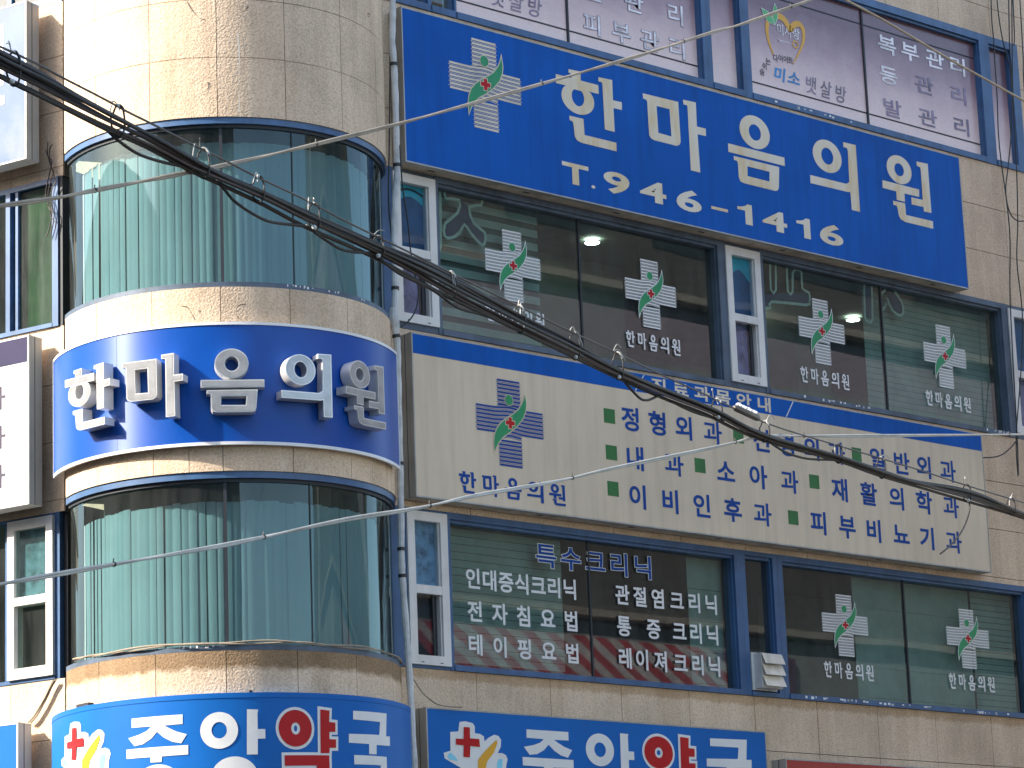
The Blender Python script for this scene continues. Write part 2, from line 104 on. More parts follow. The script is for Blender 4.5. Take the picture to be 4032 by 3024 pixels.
def mixc(nt, a, b, fac, mode='MIX'):
    m = nt.nodes.new('ShaderNodeMix')
    m.data_type = 'RGBA'
    m.blend_type = mode
    for s, v in ((m.inputs[6], a), (m.inputs[7], b)):
        if isinstance(v, (tuple, list)):
            s.default_value = (v[0], v[1], v[2], 1.0)
        else:
            nt.links.new(v, s)
    if isinstance(fac, (int, float)):
        m.inputs[0].default_value = fac
    else:
        nt.links.new(fac, m.inputs[0])
    return m.outputs[2]

def noise(nt, scale, detail=3.0, rough=0.55, stretch=None, vec=None):
    tc = nt.nodes.new('ShaderNodeTexCoord')
    src = tc.outputs['Object']
    if stretch:
        mp = nt.nodes.new('ShaderNodeMapping')
        mp.inputs['Scale'].default_value = stretch
        nt.links.new(src, mp.inputs[0])
        src = mp.outputs[0]
    n = nt.nodes.new('ShaderNodeTexNoise')
    n.inputs['Scale'].default_value = scale
    n.inputs['Detail'].default_value = detail
    n.inputs['Roughness'].default_value = rough
    nt.links.new(src, n.inputs['Vector'])
    return n.outputs[0]

def newmat(name):
    m = bpy.data.materials.new(name)
    m.use_nodes = True
    nt = m.node_tree
    p = nt.nodes['Principled BSDF']
    return m, nt, p

def paint(name, col, rough=0.5, metal=0.0, var=0.12, vscale=3.0, streak=0.0, bump=0.0, bscale=40.0, spec=0.5, coat=0.0):
    """plain painted / plastic / metal surface with uneven dirt"""
    m, nt, p = newmat(name)
    dark = tuple(c * (1 - var * 2.2) for c in col)
    lite = tuple(min(1, c * (1 + var * 0.8)) for c in col)
    c = ramp(nt, noise(nt, vscale, 5.0, 0.6), [(0.3, dark), (0.55, col), (0.75, lite)])
    if streak > 0:
        s = ramp(nt, noise(nt, 1.0, 4.0, 0.6, (9.0, 9.0, 0.7)), [(0.42, (1, 1, 1)), (0.75, (1 - streak, 1 - streak * 1.05, 1 - streak * 1.15))])
        c = mixc(nt, c, s, 1.0, 'MULTIPLY')
    nt.links.new(c, p.inputs['Base Color'])
    p.inputs['Roughness'].default_value = rough
    p.inputs['Metallic'].default_value = metal
    p.inputs['Specular IOR Level'].default_value = spec
    p.inputs['Coat Weight'].default_value = coat
    if bump > 0:
        b = nt.nodes.new('ShaderNodeBump')
        b.inputs['Strength'].default_value = bump
        b.inputs['Distance'].default_value = 0.01
        nt.links.new(noise(nt, bscale, 2.0), b.inputs['Height'])
        nt.links.new(b.outputs[0], p.inputs['Normal'])
    return m

def stone(name, col, stain=None):
    m, nt, p = newmat(name)
    big = ramp(nt, noise(nt, 0.9, 6.0, 0.62), [(0.32, tuple(c * 0.80 for c in col)), (0.5, col), (0.7, tuple(c * 1.08 for c in col))])
    spk = ramp(nt, noise(nt, 46.0, 2.0, 0.5), [(0.34, (0.83, 0.815, 0.80)), (0.47, (0.97, 0.965, 0.96)), (0.62, (1.05, 1.05, 1.05))])
    c = mixc(nt, big, spk, 1.0, 'MULTIPLY')
    fine = ramp(nt, noise(nt, 120.0, 1.0), [(0.35, (0.82, 0.81, 0.80)), (0.6, (1.05, 1.05, 1.05))])
    c = mixc(nt, c, fine, 1.0, 'MULTIPLY')
    st = ramp(nt, noise(nt, 1.0, 5.0, 0.65, (5.0, 5.0, 0.45)), [(0.40, (1, 1, 1)), (0.72, (0.80, 0.765, 0.725))])
    c = mixc(nt, c, st, 0.9, 'MULTIPLY')
    if stain:                      # ('z', top, depth) damp dark edge under a sill; ('rust', x, z) rust run
        tc = nt.nodes.new('ShaderNodeTexCoord')
        sep = nt.nodes.new('ShaderNodeSeparateXYZ')
        nt.links.new(tc.outputs['Object'], sep.inputs[0])
        wob = nt.nodes.new('ShaderNodeMath'); wob.operation = 'MULTIPLY_ADD'
        nt.links.new(noise(nt, 7.0, 4.0, 0.65), wob.inputs[0])
        wob.inputs[1].default_value = stain[3]
        nt.links.new(sep.outputs[2], wob.inputs[2])
        mr = nt.nodes.new('ShaderNodeMapRange')
        mr.inputs['From Min'].default_value = stain[1] - stain[2] + stain[3] * 0.5
        mr.inputs['From Max'].default_value = stain[1] - stain[2] * 0.7 + stain[3] * 0.5
        nt.links.new(wob.outputs[0], mr.inputs['Value'])
        c = mixc(nt, c, mixc(nt, c, stain[4], 1.0, 'MULTIPLY'), mr.outputs[0])
        if stain[0] == 'rust':
            for (rx, rz, sx, sz, rc) in stain[5]:
                v = nt.nodes.new('ShaderNodeVectorMath'); v.operation = 'SUBTRACT'
                nt.links.new(tc.outputs['Object'], v.inputs[0]); v.inputs[1].default_value = (rx, 0, rz)
                v2 = nt.nodes.new('ShaderNodeVectorMath'); v2.operation = 'MULTIPLY'
                nt.links.new(v.outputs[0], v2.inputs[0]); v2.inputs[1].default_value = (1 / sx, 0.0, 1 / sz)
                ln = nt.nodes.new('ShaderNodeVectorMath'); ln.operation = 'LENGTH'
                nt.links.new(v2.outputs[0], ln.inputs[0])
                ad = nt.nodes.new('ShaderNodeMath'); ad.operation = 'MULTIPLY_ADD'
                nt.links.new(noise(nt, 5.0, 4.0, 0.65, (2.0, 2.0, 0.5)), ad.inputs[0]); ad.inputs[1].default_value = 1.3
                nt.links.new(ln.outputs['Value'], ad.inputs[2])
                f = ramp(nt, ad.outputs[0], [(0.55, (0.75, 0.75, 0.75)), (1.0, (0, 0, 0))])
                c = mixc(nt, c, mixc(nt, c, rc, 1.0, 'MULTIPLY'), f)
    nt.links.new(c, p.inputs['Base Color'])
    p.inputs['Roughness'].default_value = 0.85
    p.inputs['Specular IOR Level'].default_value = 0.25
    b = nt.nodes.new('ShaderNodeBump')
    b.inputs['Strength'].default_value = 0.55
    b.inputs['Distance'].default_value = 0.012
    nt.links.new(noise(nt, 46.0, 2.0, 0.5), b.inputs['Height'])
    nt.links.new(b.outputs[0], p.inputs['Normal'])
    return m

def glass(name, tint, ior=1.75, wav=0.0, wscale=1.5, refl=(0.9, 0.95, 1.0), extra=0.0, dirt=0.0):
    m = bpy.data.materials.new(name)
    m.use_nodes = True
    nt = m.node_tree
    nt.nodes.remove(nt.nodes['Principled BSDF'])
    out = nt.nodes['Material Output']
    tr = nt.nodes.new('ShaderNodeBsdfTransparent'); tr.inputs[0].default_value = (*tint, 1)
    gl = nt.nodes.new('ShaderNodeBsdfGlossy'); gl.inputs['Roughness'].default_value = 0.015
    gl.inputs['Color'].default_value = (*refl, 1)
    f0 = ((ior - 1) / (ior + 1)) ** 2                      # the same reflectance from both sides of the sheet
    lw = nt.nodes.new('ShaderNodeLayerWeight'); lw.inputs['Blend'].default_value = 0.5
    pw = nt.nodes.new('ShaderNodeMath'); pw.operation = 'POWER'; pw.inputs[1].default_value = 5.0
    nt.links.new(lw.outputs['Facing'], pw.inputs[0])
    ad = nt.nodes.new('ShaderNodeMath'); ad.operation = 'MULTIPLY_ADD'; ad.use_clamp = True
    nt.links.new(pw.outputs[0], ad.inputs[0]); ad.inputs[1].default_value = 1 - f0; ad.inputs[2].default_value = f0 + extra
    mx = nt.nodes.new('ShaderNodeMixShader')
    nt.links.new(ad.outputs[0], mx.inputs[0])
    nt.links.new(tr.outputs[0], mx.inputs[1]); nt.links.new(gl.outputs[0], mx.inputs[2])
    last = mx.outputs[0]
    if wav > 0:
        b = nt.nodes.new('ShaderNodeBump'); b.inputs['Strength'].default_value = wav; b.inputs['Distance'].default_value = 0.05
        nt.links.new(noise(nt, wscale, 1.0, 0.4, (1, 1, 0.6)), b.inputs['Height'])
        nt.links.new(b.outputs[0], gl.inputs['Normal'])
    if dirt > 0:
        df = nt.nodes.new('ShaderNodeBsdfDiffuse'); df.inputs[0].default_value = (0.45, 0.47, 0.44, 1)
        m2 = nt.nodes.new('ShaderNodeMixShader')
        f = ramp(nt, noise(nt, 1.0, 5.0, 0.65, (6.0, 6.0, 0.8)), [(0.35, (0.3 * dirt,) * 3), (0.75, (dirt * 1.6,) * 3)])
        nt.links.new(f, m2.inputs[0]); nt.links.new(last, m2.inputs[1]); nt.links.new(df.outputs[0], m2.inputs[2])
        last = m2.outputs[0]
    nt.links.new(last, out.inputs['Surface'])
    return m

def emit(name, col, s):
    m, nt, p = newmat(name)
    p.inputs['Base Color'].default_value = (*col, 1)
    p.inputs['Emission Color'].default_value = (*col, 1)
    p.inputs['Emission Strength'].default_value = s
    return m

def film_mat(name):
    """printed, cracked window film: dark violet top to pale pink bottom, part print, part painted-in reflection"""
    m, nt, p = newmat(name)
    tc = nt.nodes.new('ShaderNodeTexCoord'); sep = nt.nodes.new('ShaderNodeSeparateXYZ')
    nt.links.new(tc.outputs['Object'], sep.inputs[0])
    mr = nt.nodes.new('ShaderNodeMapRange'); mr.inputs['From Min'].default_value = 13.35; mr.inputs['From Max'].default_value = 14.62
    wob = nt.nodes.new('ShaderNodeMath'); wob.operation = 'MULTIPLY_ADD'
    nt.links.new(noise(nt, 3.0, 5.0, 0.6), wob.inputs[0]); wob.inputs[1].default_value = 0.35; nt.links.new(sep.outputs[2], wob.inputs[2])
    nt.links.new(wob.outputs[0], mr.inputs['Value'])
    c = ramp(nt, mr.outputs[0], [(0.10, (0.84, 0.66, 0.60)), (0.42, (0.66, 0.48, 0.46)), (0.70, (0.38, 0.25, 0.27)), (1.0, (0.17, 0.09, 0.11))])  # print tones with the glass reflection painted in, darker towards the top
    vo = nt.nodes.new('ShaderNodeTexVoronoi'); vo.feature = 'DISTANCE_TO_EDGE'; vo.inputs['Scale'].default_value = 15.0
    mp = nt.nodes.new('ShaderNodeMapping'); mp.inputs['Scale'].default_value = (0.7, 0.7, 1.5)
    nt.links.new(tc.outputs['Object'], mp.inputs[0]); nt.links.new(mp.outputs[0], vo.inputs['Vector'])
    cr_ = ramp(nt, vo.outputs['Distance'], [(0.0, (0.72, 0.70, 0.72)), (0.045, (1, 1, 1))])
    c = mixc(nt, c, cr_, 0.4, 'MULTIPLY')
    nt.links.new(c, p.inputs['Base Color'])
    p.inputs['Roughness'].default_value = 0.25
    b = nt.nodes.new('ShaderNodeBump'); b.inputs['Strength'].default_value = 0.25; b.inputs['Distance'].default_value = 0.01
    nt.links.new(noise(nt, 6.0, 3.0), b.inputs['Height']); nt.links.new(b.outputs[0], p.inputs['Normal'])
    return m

M = {}
M['stone'] = stone('granite', (0.75, 0.575, 0.405))
M['stone_wet'] = stone('granite_stained_edge', (0.75, 0.575, 0.405), ('z', 5.827, 0.20, 0.14, (0.44, 0.38, 0.30)))
M['stone_rust'] = stone('granite_rusty', (0.73, 0.565, 0.40), ('rust', 5.89, 0.12, 0.12, (0.78, 0.70, 0.60), [(26.35, 5.66, 0.55, 0.40, (0.72, 0.42, 0.16)), (25.45, 5.55, 0.5, 0.6, (0.70, 0.62, 0.52)), (27.6, 5.1, 0.5, 0.35, (0.45, 0.33, 0.28))]))
M['joint'] = paint('joint_mortar', (0.10, 0.085, 0.07), 0.9)
M['frame'] = paint('blue_aluminium', (0.05, 0.12, 0.25), 0.42, var=0.12, streak=0.25)
M['frame_grey'] = paint('weathered_blue_aluminium', (0.085, 0.12, 0.17), 0.5, var=0.18, streak=0.3)
M['frame_dark'] = paint('dark_gasket', (0.02, 0.024, 0.03), 0.6)
M['pvc'] = paint('white_pvc', (0.74, 0.71, 0.66), 0.4, var=0.05, streak=0.12)
M['glass'] = glass('tinted_glass', (0.46, 0.59, 0.55), 1.75, wav=0.05, wscale=0.8, dirt=0.05)
M['glass_drum'] = glass('curved_tinted_glass', (0.33, 0.47, 0.485), 1.62, wav=0.10, wscale=2.0, dirt=0.04, refl=(0.62, 0.78, 0.78))
M['glass_clear'] = glass('clear_blueish_glass', (0.66, 0.76, 0.84), 1.5, wav=0.03)
M['glass_green'] = glass('green_tinted_glass', (0.26, 0.42, 0.30), 1.5, wav=0.05, dirt=0.10)
M['film'] = film_mat('pink_film_painted_reflection')
M['frosted'] = paint('frosted_green_film', (0.12, 0.16, 0.10), 0.5, var=0.35, vscale=1.6)
M['teal_film'] = paint('teal_film', (0.03, 0.46, 0.52), 0.3, var=0.1)
M['navy_film'] = paint('navy_film', (0.03, 0.13, 0.25), 0.2, var=0.25, vscale=2.0)
M['frost_film'] = paint('frosted_blue_film', (0.22, 0.38, 0.48), 0.3, var=0.3, vscale=9.0, bump=0.5, bscale=14.0)
M['violet_film'] = paint('violet_patterned_film', (0.24, 0.21, 0.33), 0.25, var=0.35, vscale=5.0, bump=0.4, bscale=9.0)
M['blue_face'] = paint('blue_sign_vinyl', (0.003, 0.098, 0.42), 0.5, spec=0.12, var=0.07, vscale=0.8, streak=0.18)
M['cream'] = paint('cream_vinyl', (0.72, 0.62, 0.46), 0.5, var=0.10, vscale=2.2)
M['beige_face'] = paint('beige_sign_face', (0.69, 0.56, 0.40), 0.45, var=0.05, vscale=0.7, streak=0.14)
M['ink'] = paint('blue_vinyl_letters', (0.008, 0.062, 0.28), 0.5, var=0.06, spec=0.15)
M['white_vinyl'] = paint('white_vinyl', (0.74, 0.73, 0.70), 0.45, var=0.04)
M['green'] = paint('green_vinyl', (0.012, 0.27, 0.10), 0.4, var=0.06)
M['square_green'] = paint('dark_green_vinyl', (0.018, 0.15, 0.032), 0.45, var=0.12)
M['red'] = paint('red_vinyl', (0.47, 0.012, 0.014), 0.5, var=0.05, spec=0.2)
M['box_side'] = paint('sign_aluminium', (0.42, 0.42, 0.40), 0.45, metal=0.25, var=0.1, streak=0.25)
M['box_under'] = paint('sign_underside', (0.58, 0.48, 0.36), 0.6, var=0.2, streak=0.2)
M['curved_face'] = paint('glossy_blue_panel', (0.002, 0.066, 0.34), 0.42, var=0.04, vscale=0.8, spec=0.42)
_p = M['curved_face'].node_tree.nodes['Principled BSDF']
_tn = M['curved_face'].node_tree.nodes.new('ShaderNodeTangent'); _tn.direction_type = 'RADIAL'; _tn.axis = 'Z'
M['curved_face'].node_tree.links.new(_tn.outputs[0], _p.inputs['Tangent'])
_p.inputs['Anisotropic'].default_value = 0.78          # brushed sheet: highlight drawn out vertically
_p.inputs['Anisotropic Rotation'].default_value = 0.25
M['rim'] = paint('white_rim', (0.78, 0.77, 0.75), 0.35, var=0.03)
M['metal_side'] = paint('channel_letter_returns', (0.66, 0.65, 0.62), 0.34, metal=0.35, var=0.05)
M['metal_face'] = paint('channel_letter_faces', (0.42, 0.415, 0.41), 0.22, metal=0.25, var=0.12, vscale=5.0)
M['pharm_face'] = paint('bright_blue_vinyl', (0.004, 0.125, 0.44), 0.5, spec=0.2, var=0.05, vscale=1.0)
M['yellow'] = paint('yellow_vinyl', (0.80, 0.62, 0.02), 0.4, var=0.03)
M['orange'] = paint('orange_vinyl', (0.72, 0.36, 0.02), 0.4, var=0.03)
M['aqua'] = paint('aqua_vinyl', (0.22, 0.62, 0.78), 0.4, var=0.03)
M['red_face'] = paint('red_sign_face', (0.42, 0.035, 0.025), 0.4, var=0.07, vscale=1.0)
M['faded_glare_blue'] = None
M['purple'] = paint('violet_band', (0.022, 0.018, 0.062), 0.6, var=0.08, spec=0.2)
M['purple_ink'] = paint('violet_letters', (0.03, 0.02, 0.05), 0.6, var=0.08)
M['white_face'] = paint('white_sign_face', (0.76, 0.74, 0.72), 0.4, var=0.05, streak=0.06)
M['cable'] = paint('black_cable', (0.018, 0.016, 0.014), 0.55, var=0.3, vscale=6.0)
M['cable_brown'] = paint('brown_cable', (0.045, 0.025, 0.022), 0.55, var=0.2)
M['steel_wire'] = paint('steel_strand', (0.12, 0.11, 0.10), 0.45, metal=0.5, var=0.2)
M['beige_wire'] = paint('beige_wire', (0.34, 0.27, 0.19), 0.5, var=0.2)
M['grey_wire'] = paint('grey_wire', (0.45, 0.43, 0.38), 0.45, var=0.15)
M['cream_wire'] = paint('cream_wire', (0.55, 0.42, 0.27), 0.5, var=0.08)
M['white_tape'] = paint('white_wrapped_tape', (0.62, 0.62, 0.60), 0.55, var=0.12, vscale=9.0, streak=0.25, bump=0.4, bscale=18.0)
M['tape_dark'] = paint('black_tape', (0.02, 0.02, 0.02), 0.5)
M['room'] = paint('room_wall', (0.13, 0.17, 0.14), 0.8, var=0.2, vscale=0.6)
M['ceiling'] = paint('room_ceiling', (0.16, 0.20, 0.17), 0.8, var=0.08)
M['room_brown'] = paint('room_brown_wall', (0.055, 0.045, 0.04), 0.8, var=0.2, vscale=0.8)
M['blind'] = paint('roller_blind', (0.50, 0.56, 0.53), 0.7, var=0.1)
M['blind_dark'] = paint('sheer_blind_band', (0.10, 0.15, 0.15), 0.7, var=0.1)
M['vblind'] = paint('white_vertical_blind', (0.74, 0.76, 0.74), 0.75, var=0.06, vscale=1.0)
M['lamp'] = emit('lit_diffuser', (1.0, 0.97, 0.90), 6.0)
M['vent'] = paint('cream_vent_metal', (0.76, 0.66, 0.52), 0.5, var=0.12, streak=0.25)
M['vent_side'] = paint('grey_vent_metal', (0.60, 0.60, 0.58), 0.5, var=0.12, streak=0.2)
M['road'] = paint('asphalt', (0.055, 0.055, 0.055), 0.9, var=0.15, vscale=0.7, bump=0.4, bscale=30)
M['pave'] = paint('paving', (0.30, 0.28, 0.26), 0.9, var=0.15, vscale=2.0)
M['opp_wall'] = paint('brown_grey_render', (0.11, 0.10, 0.085), 0.8, var=0.12, vscale=0.5, streak=0.2)
M['opp_low'] = paint('grey_render', (0.24, 0.25, 0.23), 0.8, var=0.12, vscale=0.5)
M['opp_ledge'] = paint('beige_ledge', (0.34, 0.30, 0.23), 0.7)
M['opp_glass'] = paint('dark_strip_windows', (0.02, 0.028, 0.032), 0.15)
M['opp_pink'] = paint('pink_sign', (0.34, 0.28, 0.30), 0.5, var=0.08)
M['concrete'] = paint('pole_concrete', (0.34, 0.33, 0.30), 0.85, var=0.12, streak=0.2)

def faded_with_glare():
    m, nt, p = newmat('faded_blue_vinyl_painted_glare')
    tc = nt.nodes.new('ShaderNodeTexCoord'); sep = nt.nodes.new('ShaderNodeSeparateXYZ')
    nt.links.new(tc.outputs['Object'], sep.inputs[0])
    ma = nt.nodes.new('ShaderNodeMath'); ma.operation = 'MULTIPLY_ADD'        # paler towards the lower edge: sun glare painted into the faded blue
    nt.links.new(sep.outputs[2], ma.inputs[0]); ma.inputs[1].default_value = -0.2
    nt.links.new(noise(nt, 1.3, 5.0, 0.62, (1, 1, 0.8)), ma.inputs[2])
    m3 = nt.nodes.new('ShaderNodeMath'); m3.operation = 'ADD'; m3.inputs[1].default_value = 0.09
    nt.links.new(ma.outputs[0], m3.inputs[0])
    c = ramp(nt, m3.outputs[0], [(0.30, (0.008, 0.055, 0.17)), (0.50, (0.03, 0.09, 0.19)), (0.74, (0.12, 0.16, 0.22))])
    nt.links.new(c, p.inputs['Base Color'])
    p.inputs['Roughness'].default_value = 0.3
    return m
M['faded_glare_blue'] = faded_with_glare()

# ------------------------------------------------------------------ mesh helpers
class MB:
    """collects faces in world metres; build() links them as one mesh object"""
    def __init__(s):
        s.v = []; s.f = []; s.m = []
    def add(s, vs, fs, mi=0):
        o = len(s.v)
        s.v += [tuple(v) for v in vs]
        s.f += [tuple(i + o for i in f) for f in fs]
        s.m += [mi] * len(fs)
        return s
    def box(s, x0, x1, y0, y1, z0, z1, mi=0):
        return s.hexa([(x0, y0), (x1, y0), (x1, y1), (x0, y1)], z0, z1, mi)
    def hexa(s, q, z0, z1, mi=0):
        vs = [(p[0], p[1], z0) for p in q] + [(p[0], p[1], z1) for p in q]
        n = len(q)
        fs = [tuple(reversed(range(n))), tuple(range(n, 2 * n))] + [(i, (i + 1) % n, n + (i + 1) % n, n + i) for i in range(n)]
        return s.add(vs, fs, mi)
    def lbox(s, t0, t1, w0, w1, z0, z1, mi=0):          # box in the side facade's own axes
        q = [LP + LD * t + LN * w for t, w in ((t0, w0), (t1, w0), (t1, w1), (t0, w1))]
        return s.hexa(q, z0, z1, mi)
    def arc(s, r0, r1, z0, z1, a0, a1, step=3.0, mi=0, cx=CX, cy=CY):   # curved block, degrees
        n = max(1, int(math.ceil(abs(a1 - a0) / step)))
        vs = []
        for i in range(n + 1):
            a = R(a0 + (a1 - a0) * i / n)
            c, sn = math.cos(a), math.sin(a)
            for r, z in ((r1, z0), (r1, z1), (r0, z1), (r0, z0)):
                vs.append((cx + c * r, cy + sn * r, z))
        fs = [(3, 2, 1, 0), (4 * n, 4 * n + 1, 4 * n + 2, 4 * n + 3)]
        for i in range(n):
            b = 4 * i
            for k in range(4):
                fs.append((b + k, b + (k + 1) % 4, b + 4 + (k + 1) % 4, b + 4 + k))
        return s.add(vs, fs, mi)
    def tube(s, pts, rad, n=8, mi=0, cap=True):
        pts = [Vector(p) for p in pts]
        if not isinstance(rad, (list, tuple)):
            rad = [rad] * len(pts)
        rings = []
        ref = Vector((0.31, 0.17, 0.93)).normalized()
        vs = []
        for i, p in enumerate(pts):
            d = (pts[min(i + 1, len(pts) - 1)] - pts[max(i - 1, 0)]).normalized()
            a = ref.cross(d)
            if a.length < 1e-3:
                a = Vector((1, 0, 0)).cross(d)
            a.normalize(); b = d.cross(a)
            for k in range(n):
                t = 2 * math.pi * k / n
                vs.append(p + (a * math.cos(t) + b * math.sin(t)) * rad[i])
        fs = []
        for i in range(len(pts) - 1):
            for k in range(n):
                fs.append((i * n + k, i * n + (k + 1) % n, (i + 1) * n + (k + 1) % n, (i + 1) * n + k))
        if cap:
            fs.append(tuple(reversed(range(n)))); fs.append(tuple(range((len(pts) - 1) * n, len(pts) * n)))
        return s.add(vs, fs, mi)
    def ball(s, c, r, mi=0, n=8):
        vs = [(c[0], c[1], c[2] - r)]; fs = []
        for i in range(1, n // 2):
            ph = -math.pi / 2 + math.pi * i / (n // 2)
            for k in range(n):
                t = 2 * math.pi * k / n
                vs.append((c[0] + r * math.cos(ph) * math.cos(t), c[1] + r * math.cos(ph) * math.sin(t), c[2] + r * math.sin(ph)))
        vs.append((c[0], c[1], c[2] + r)); L = len(vs) - 1
        for k in range(n):
            fs.append((0, 1 + (k + 1) % n, 1 + k)); fs.append((L, L - n + k, L - n + (k + 1) % n))
        for i in range(n // 2 - 2):
            for k in range(n):
                fs.append((1 + i * n + k, 1 + i * n + (k + 1) % n, 1 + (i + 1) * n + (k + 1) % n, 1 + (i + 1) * n + k))
        return s.add(vs, fs, mi)
    def build(s, name, mats, parent=None, loc=None, smooth=True):
        """mesh object; vertices are kept in the parent's frame (parents are unrotated empties or meshes at a world place)"""
        if not isinstance(mats, (list, tuple)):
            mats = [mats]
        base = WLOC.get(parent.name, Vector((0, 0, 0))) if parent else Vector((0, 0, 0))
        o_loc = Vector(loc) if loc is not None else base
        me = bpy.data.meshes.new(name)
        me.from_pydata([Vector(v) - o_loc for v in s.v], [], s.f)
        for m in mats:
            me.materials.append(m)
        me.polygons.foreach_set('material_index', s.m)
        bm = bmesh.new(); bm.from_mesh(me)
        bmesh.ops.recalc_face_normals(bm, faces=bm.faces) if s.__dict__.get('recalc', True) else None
        bm.to_mesh(me); bm.free()
        if smooth:
            me.polygons.foreach_set('use_smooth', [True] * len(me.polygons))
            me.set_sharp_from_angle(angle=R(32))
        o = bpy.data.objects.new(name, me)
        COL.objects.link(o)
        if parent:
            o.parent = parent
        o.location = o_loc - base
        WLOC[o.name] = o_loc
        return o
WLOC = {}

def tag(o, label, cat, group=None, kind=None):
    o['label'] = label
    o['category'] = cat
    if group: o['group'] = group
    if kind: o['kind'] = kind
    return o

def thing(name, loc, label, cat, group=None):
    o = bpy.data.objects.new(name, None)
    o.empty_display_size = 0.2
    o.location = loc
    COL.objects.link(o)
    WLOC[o.name] = Vector(loc)
    return tag(o, label, cat, group)

# ------------------------------------------------------------------ flat outlines and lettering
def curve_mesh(cu_):
    ob = bpy.data.objects.new('temporary', cu_)
    COL.objects.link(ob)
    dg = bpy.context.evaluated_depsgraph_get()
    me = bpy.data.meshes.new_from_object(ob.evaluated_get(dg), depsgraph=dg)
    vs = [tuple(v.co) for v in me.vertices]
    fs = [tuple(p.vertices) for p in me.polygons]
    bpy.data.objects.remove(ob); bpy.data.meshes.remove(me)
    return vs, fs

def fill(loops, extrude=0.0, offset=0.0):
    c = bpy.data.curves.new('outline', 'CURVE')
    c.dimensions = '2D'; c.fill_mode = 'BOTH'
    c.extrude = extrude; c.offset = offset
    for lp in loops:
        sp = c.splines.new('POLY')
        sp.points.add(len(lp) - 1)
        for p, q in zip(sp.points, lp):
            p.co = (q[0], q[1], 0.0, 1.0)
        sp.use_cyclic_u = True
    r = curve_mesh(c)
    bpy.data.curves.remove(c)
    return r

_chars = {}
def char_mesh(ch, bold):
    k = (ch, bold)
    if k not in _chars:
        c = bpy.data.curves.new('glyph', 'FONT')
        c.body = ch; c.size = 1.0; c.offset = bold; c.resolution_u = 4
        c.fill_mode = 'FRONT'
        _chars[k] = curve_mesh(c)
        bpy.data.curves.remove(c)
    return _chars[k]

def put_char(mb, ch, x0, x1, z0, z1, f, bold=0.018, mi=0, d=0.004, em=True, slant=0.0):
    """one character inside the cell x0..x1, z0..z1; f(u, v, d) maps onto the surface"""
    vs, fs = char_mesh(ch, bold)
    if em:
        ax, bx, az, bz = 0.045, 0.885, -0.075, 0.835
    else:
        ax = min(v[0] for v in vs); bx = max(v[0] for v in vs); az = min(v[1] for v in vs); bz = max(v[1] for v in vs)
    out = []
    for v in vs:
        u = x0 + (v[0] - ax) / (bx - ax) * (x1 - x0); w = z0 + (v[1] - az) / (bz - az) * (z1 - z0)
        out.append(f(u + slant * (w - z0), w, d))
    mb.add(out, fs, mi)

def put_fill(mb, loops, f, mi=0, d=0.004, extrude=0.0, offset=0.0):
    vs, fs = fill(loops, extrude, offset)
    mb.add([f(v[0], v[1], d + v[2]) for v in vs], fs, mi)

def wall_map(y):                               # onto a plane facing -y
    return lambda u, v, d: (u, y - d, v)
def side_map(w):                               # onto the side facade; u grows to the right in the picture = smaller t
    def f(u, v, d):
        p = LP - LD * u + LN * (w + d)
        return (p.x, p.y, v)
    return f
def drum_map(r, a0):                           # wrapped on the round corner; u = metres of arc from angle a0
    def f(u, v, d):
        a = R(a0) + u / r
        return (CX + math.cos(a) * (r + d), CY + math.sin(a) * (r + d), v)
    return f
def tangent_map(r, ang):                       # flat letter standing on the round corner
    a = R(ang)
    n = (math.cos(a), math.sin(a)); t = (-math.sin(a), math.cos(a))
    return lambda u, v, d: (CX + n[0] * (r + d) + t[0] * u, CY + n[1] * (r + d) + t[1] * u, v)

def put_glyph(mb, key, x0, x1, z0, z1, f, mi=0, d=0.004, extrude=0.0, offset=0.0):
    for i, pc in enumerate(GLYPH[key]):
        loops = [[(x0 + p[0] * (x1 - x0), z0 + p[1] * (z1 - z0)) for p in lp] for lp in pc]
        put_fill(mb, loops, f, mi, d + i * 0.0004, extrude, offset)

def wrap_fill(mb, loops, r, a0, mi=0, d=0.004, step=0.08, offset=0.0):
    """flat outline cut into strips, then wrapped on the round corner"""
    vs, fs = fill(loops, 0.0, offset)
    bm = bmesh.new()
    bv = [bm.verts.new((v[0], v[1], 0)) for v in vs]
    for q in fs:
        try: bm.faces.new([bv[i] for i in q])
        except ValueError: pass
    x0 = min(v[0] for v in vs); x1 = max(v[0] for v in vs)
    k = math.floor(x0 / step) + 1
    while k * step < x1:
        bmesh.ops.bisect_plane(bm, geom=bm.verts[:] + bm.edges[:] + bm.faces[:], plane_co=(k * step, 0, 0), plane_no=(1, 0, 0))
        k += 1
    bm.verts.index_update()
    f = drum_map(r, a0)
    mb.add([f(v.co.x, v.co.y, d) for v in bm.verts], [[v.index for v in q.verts] for q in bm.faces], mi)
    bm.free()

def ellipse(cx, cz, rx, rz, n=28):
    return [(cx + rx * math.cos(2 * math.pi * i / n), cz + rz * math.sin(2 * math.pi * i / n)) for i in range(n)]

